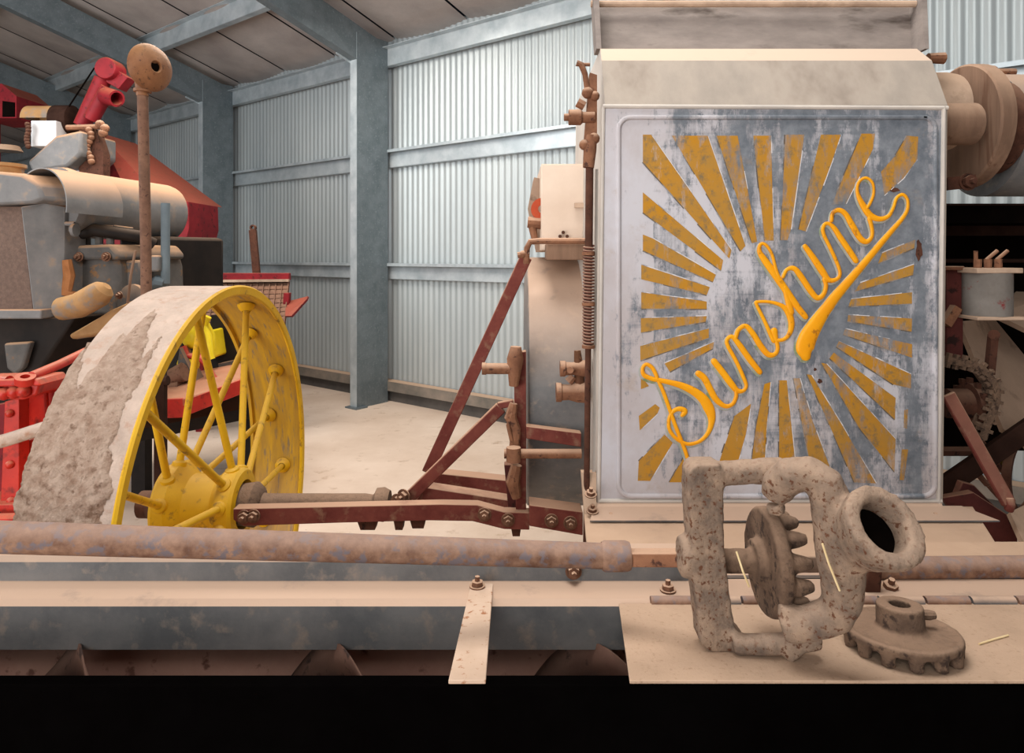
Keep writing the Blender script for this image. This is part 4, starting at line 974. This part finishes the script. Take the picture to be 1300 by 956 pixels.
# ------------------------------------------------------------------ red trailer with yellow engine seen through the wheel
TR = thing('red_platform', 'red platform with dark shade sheet under it, seen through the wheel spokes', 'platform', Vector((P(250, 500, 3.4).x, 3.4, 0)))
m = MB(); m.prism([P(160, 510, 3.3), P(236, 506, 3.1), P(345, 466, 3.6), P(345, 452, 4.0), P(210, 480, 3.7), P(160, 485, 3.7)], (0, 0, -.035)); m.build('deck', grime('dusty red deck', '#b0503a', '#b98063', 8, dust=.7, dcol=lin('#b98d70')), TR, bevel=.004)
m = MB(); m.bar(P(160, 520, 3.32), P(237, 517, 3.12), .09, .03); m.bar(P(237, 516, 3.12), P(345, 475, 3.6), .075, .03); m.build('edge_beam', 'red_bright', TR, bevel=.004)
m = MB(); m.prism([P(176, 545, 3.3), P(330, 515, 3.7), P(330, 470, 4.1), P(150, 500, 4.1)], (0, 0, -.06)); m.build('under_shade', 'engine_dark', TR)  # dark sheet standing for the shadow under the deck
for x, y, d in ((180, 530, 3.5), (320, 490, 3.9)):
    m = MB(); p = P(x, y, d); m.bar(p, Vector((p.x, p.y, 0)), .07, .07, (1, 0, 0)); m.build('leg', 'engine_dark', TR)
YE = thing('yellow_engine', 'small bright yellow engine standing on the red platform, seen through the spokes', 'engine', P(262, 460, 3.7))
m = MB(); m.lathe(P(252, 426, 3.65), (-.2, -1, 0), [(0, 0), (.06, 0), (.065, .06), (.03, .09), (0, .09)], 20); m.prism([P(243, 425, 3.72), P(265, 420, 3.72), P(270, 455, 3.72), P(246, 460, 3.72)], (0, .2, 0)); m.build('crankcase', 'yellow_bright', YE, bevel=.01)
m = MB(); m.tube([P(257, 412, 3.6), P(264, 425, 3.58), P(267, 450, 3.58), P(269, 456, 3.58)], .018, 10); m.tube([P(262, 410, 3.66), P(270, 425, 3.66), P(271, 445, 3.66)], .014, 10); m.tube([P(258, 414, 3.6), P(264, 402, 3.6)], .02, 10); m.build('pipe', 'yellow_bright', YE)
m = MB(); m.lathe(P(243, 462, 3.6), (-.2, -1, 0), [(0, 0), (.05, 0), (.05, .05), (.02, .07), (0, .07)], 18); m.lathe(P(246, 475, 3.58), (-.2, -1, 0), [(0, 0), (.025, 0), (.025, .06), (0, .06)], 14); m.build('pump', 'yellow_bright', YE)
m = MB(); m.tube([P(232, 440, 3.55), P(238, 452, 3.55), P(252, 452, 3.55), P(262, 462, 3.55), P(270, 478, 3.55), P(280, 488, 3.55)], .018, 10); m.build('red_strut', 'red_bright', YE)
m = MB(); m.prism([P(222, 490, 3.5), P(228, 442, 3.5), P(250, 488, 3.5)], (0, .1, 0)); m.build('guard_plate', 'engine', YE)
m = MB(); m.prism([P(268, 400, 3.9), P(310, 400, 3.9), P(310, 485, 3.9), P(262, 485, 3.9)], (0, .3, 0)); m.build('block', 'engine_dark', YE)
for y in (462, 474):
    m = MB(); m.bar(P(278, y + 3, 3.86), P(308, y - 4, 3.9), .03, .03); m.build('side_rail', 'engine', YE)
m = MB(); m.tube([P(218, 478, 3.45), P(234, 472, 3.45)], [.04, .05], 12); m.tube([P(218, 492, 3.45), P(230, 490, 3.45)], [.035, .04], 12); m.build('drum', 'stack', YE)
# brown prop post behind the wheel
m = MB(); a = P(204, 486, 2.75); m.bar(a, Vector((a.x + .0, 2.75, 0)), .04, .03, (1, 0, 0)); m.tube([a + Vector((-.05, 0, .0)), a + Vector((.03, 0, .01))], .02, 8)
tag(m.build('prop_post', 'brown_dark'), 'dark brown iron post standing behind the spoked wheel', 'post')

# ------------------------------------------------------------------ camera, light
cam = bpy.data.cameras.new('camera'); co = bpy.data.objects.new('camera', cam); COL.objects.link(co)
co.location = (0, 0, CAMZ); co.rotation_euler = (PI / 2, 0, 0)
cam.sensor_width = 36; cam.lens = 36 * F / 1300; cam.shift_x = 0; cam.shift_y = -(478 - HY) / 1300
cam.clip_start = .02
bpy.context.scene.camera = co

def area(name, loc, target, size, energy, col=(1, 1, 1), sy=None):
    l = bpy.data.lights.new(name, 'AREA'); l.energy = energy; l.color = col; l.shape = 'RECTANGLE'; l.size = size; l.size_y = sy or size
    o = bpy.data.objects.new(name, l); COL.objects.link(o); o.location = loc
    o.rotation_euler = (Vector(target) - Vector(loc)).to_track_quat('-Z', 'Y').to_euler(); return o
area('doorway_light', (-1.8, -3.2, 3.2), (0, 2.5, .6), 4.0, 120, (1, .98, .95), 2.5)
area('overhead_light', (.0, 1.3, 3.5), (.0, 1.6, 0), 1.4, 66, (1, .97, .93))
area('bay_light', (-1.6, 3.9, 3.0), (-1.2, 4.0, 0), 1.6, 75, (1, .91, .82))
area('ceiling_fill', (-3.2, -2.5, .8), (-2.4, 3.2, 4), 2.5, 210, (1, .95, .93))  # added fill aimed upward to brighten the ceiling
area('wall_fill', (-3.9, 2.6, 2.3), (-1.2, 6.2, 1.5), 1.6, 55, (.95, .98, 1))  # added fill, out of view, that brightens the back wall
w = bpy.data.worlds.new('world'); bpy.context.scene.world = w; w.use_nodes = True
w.node_tree.nodes['Background'].inputs[0].default_value = (.85, .92, 1, 1); w.node_tree.nodes['Background'].inputs[1].default_value = .24
vs = bpy.context.scene.view_settings; vs.view_transform = 'Standard'; vs.look = 'None'; vs.exposure = 0
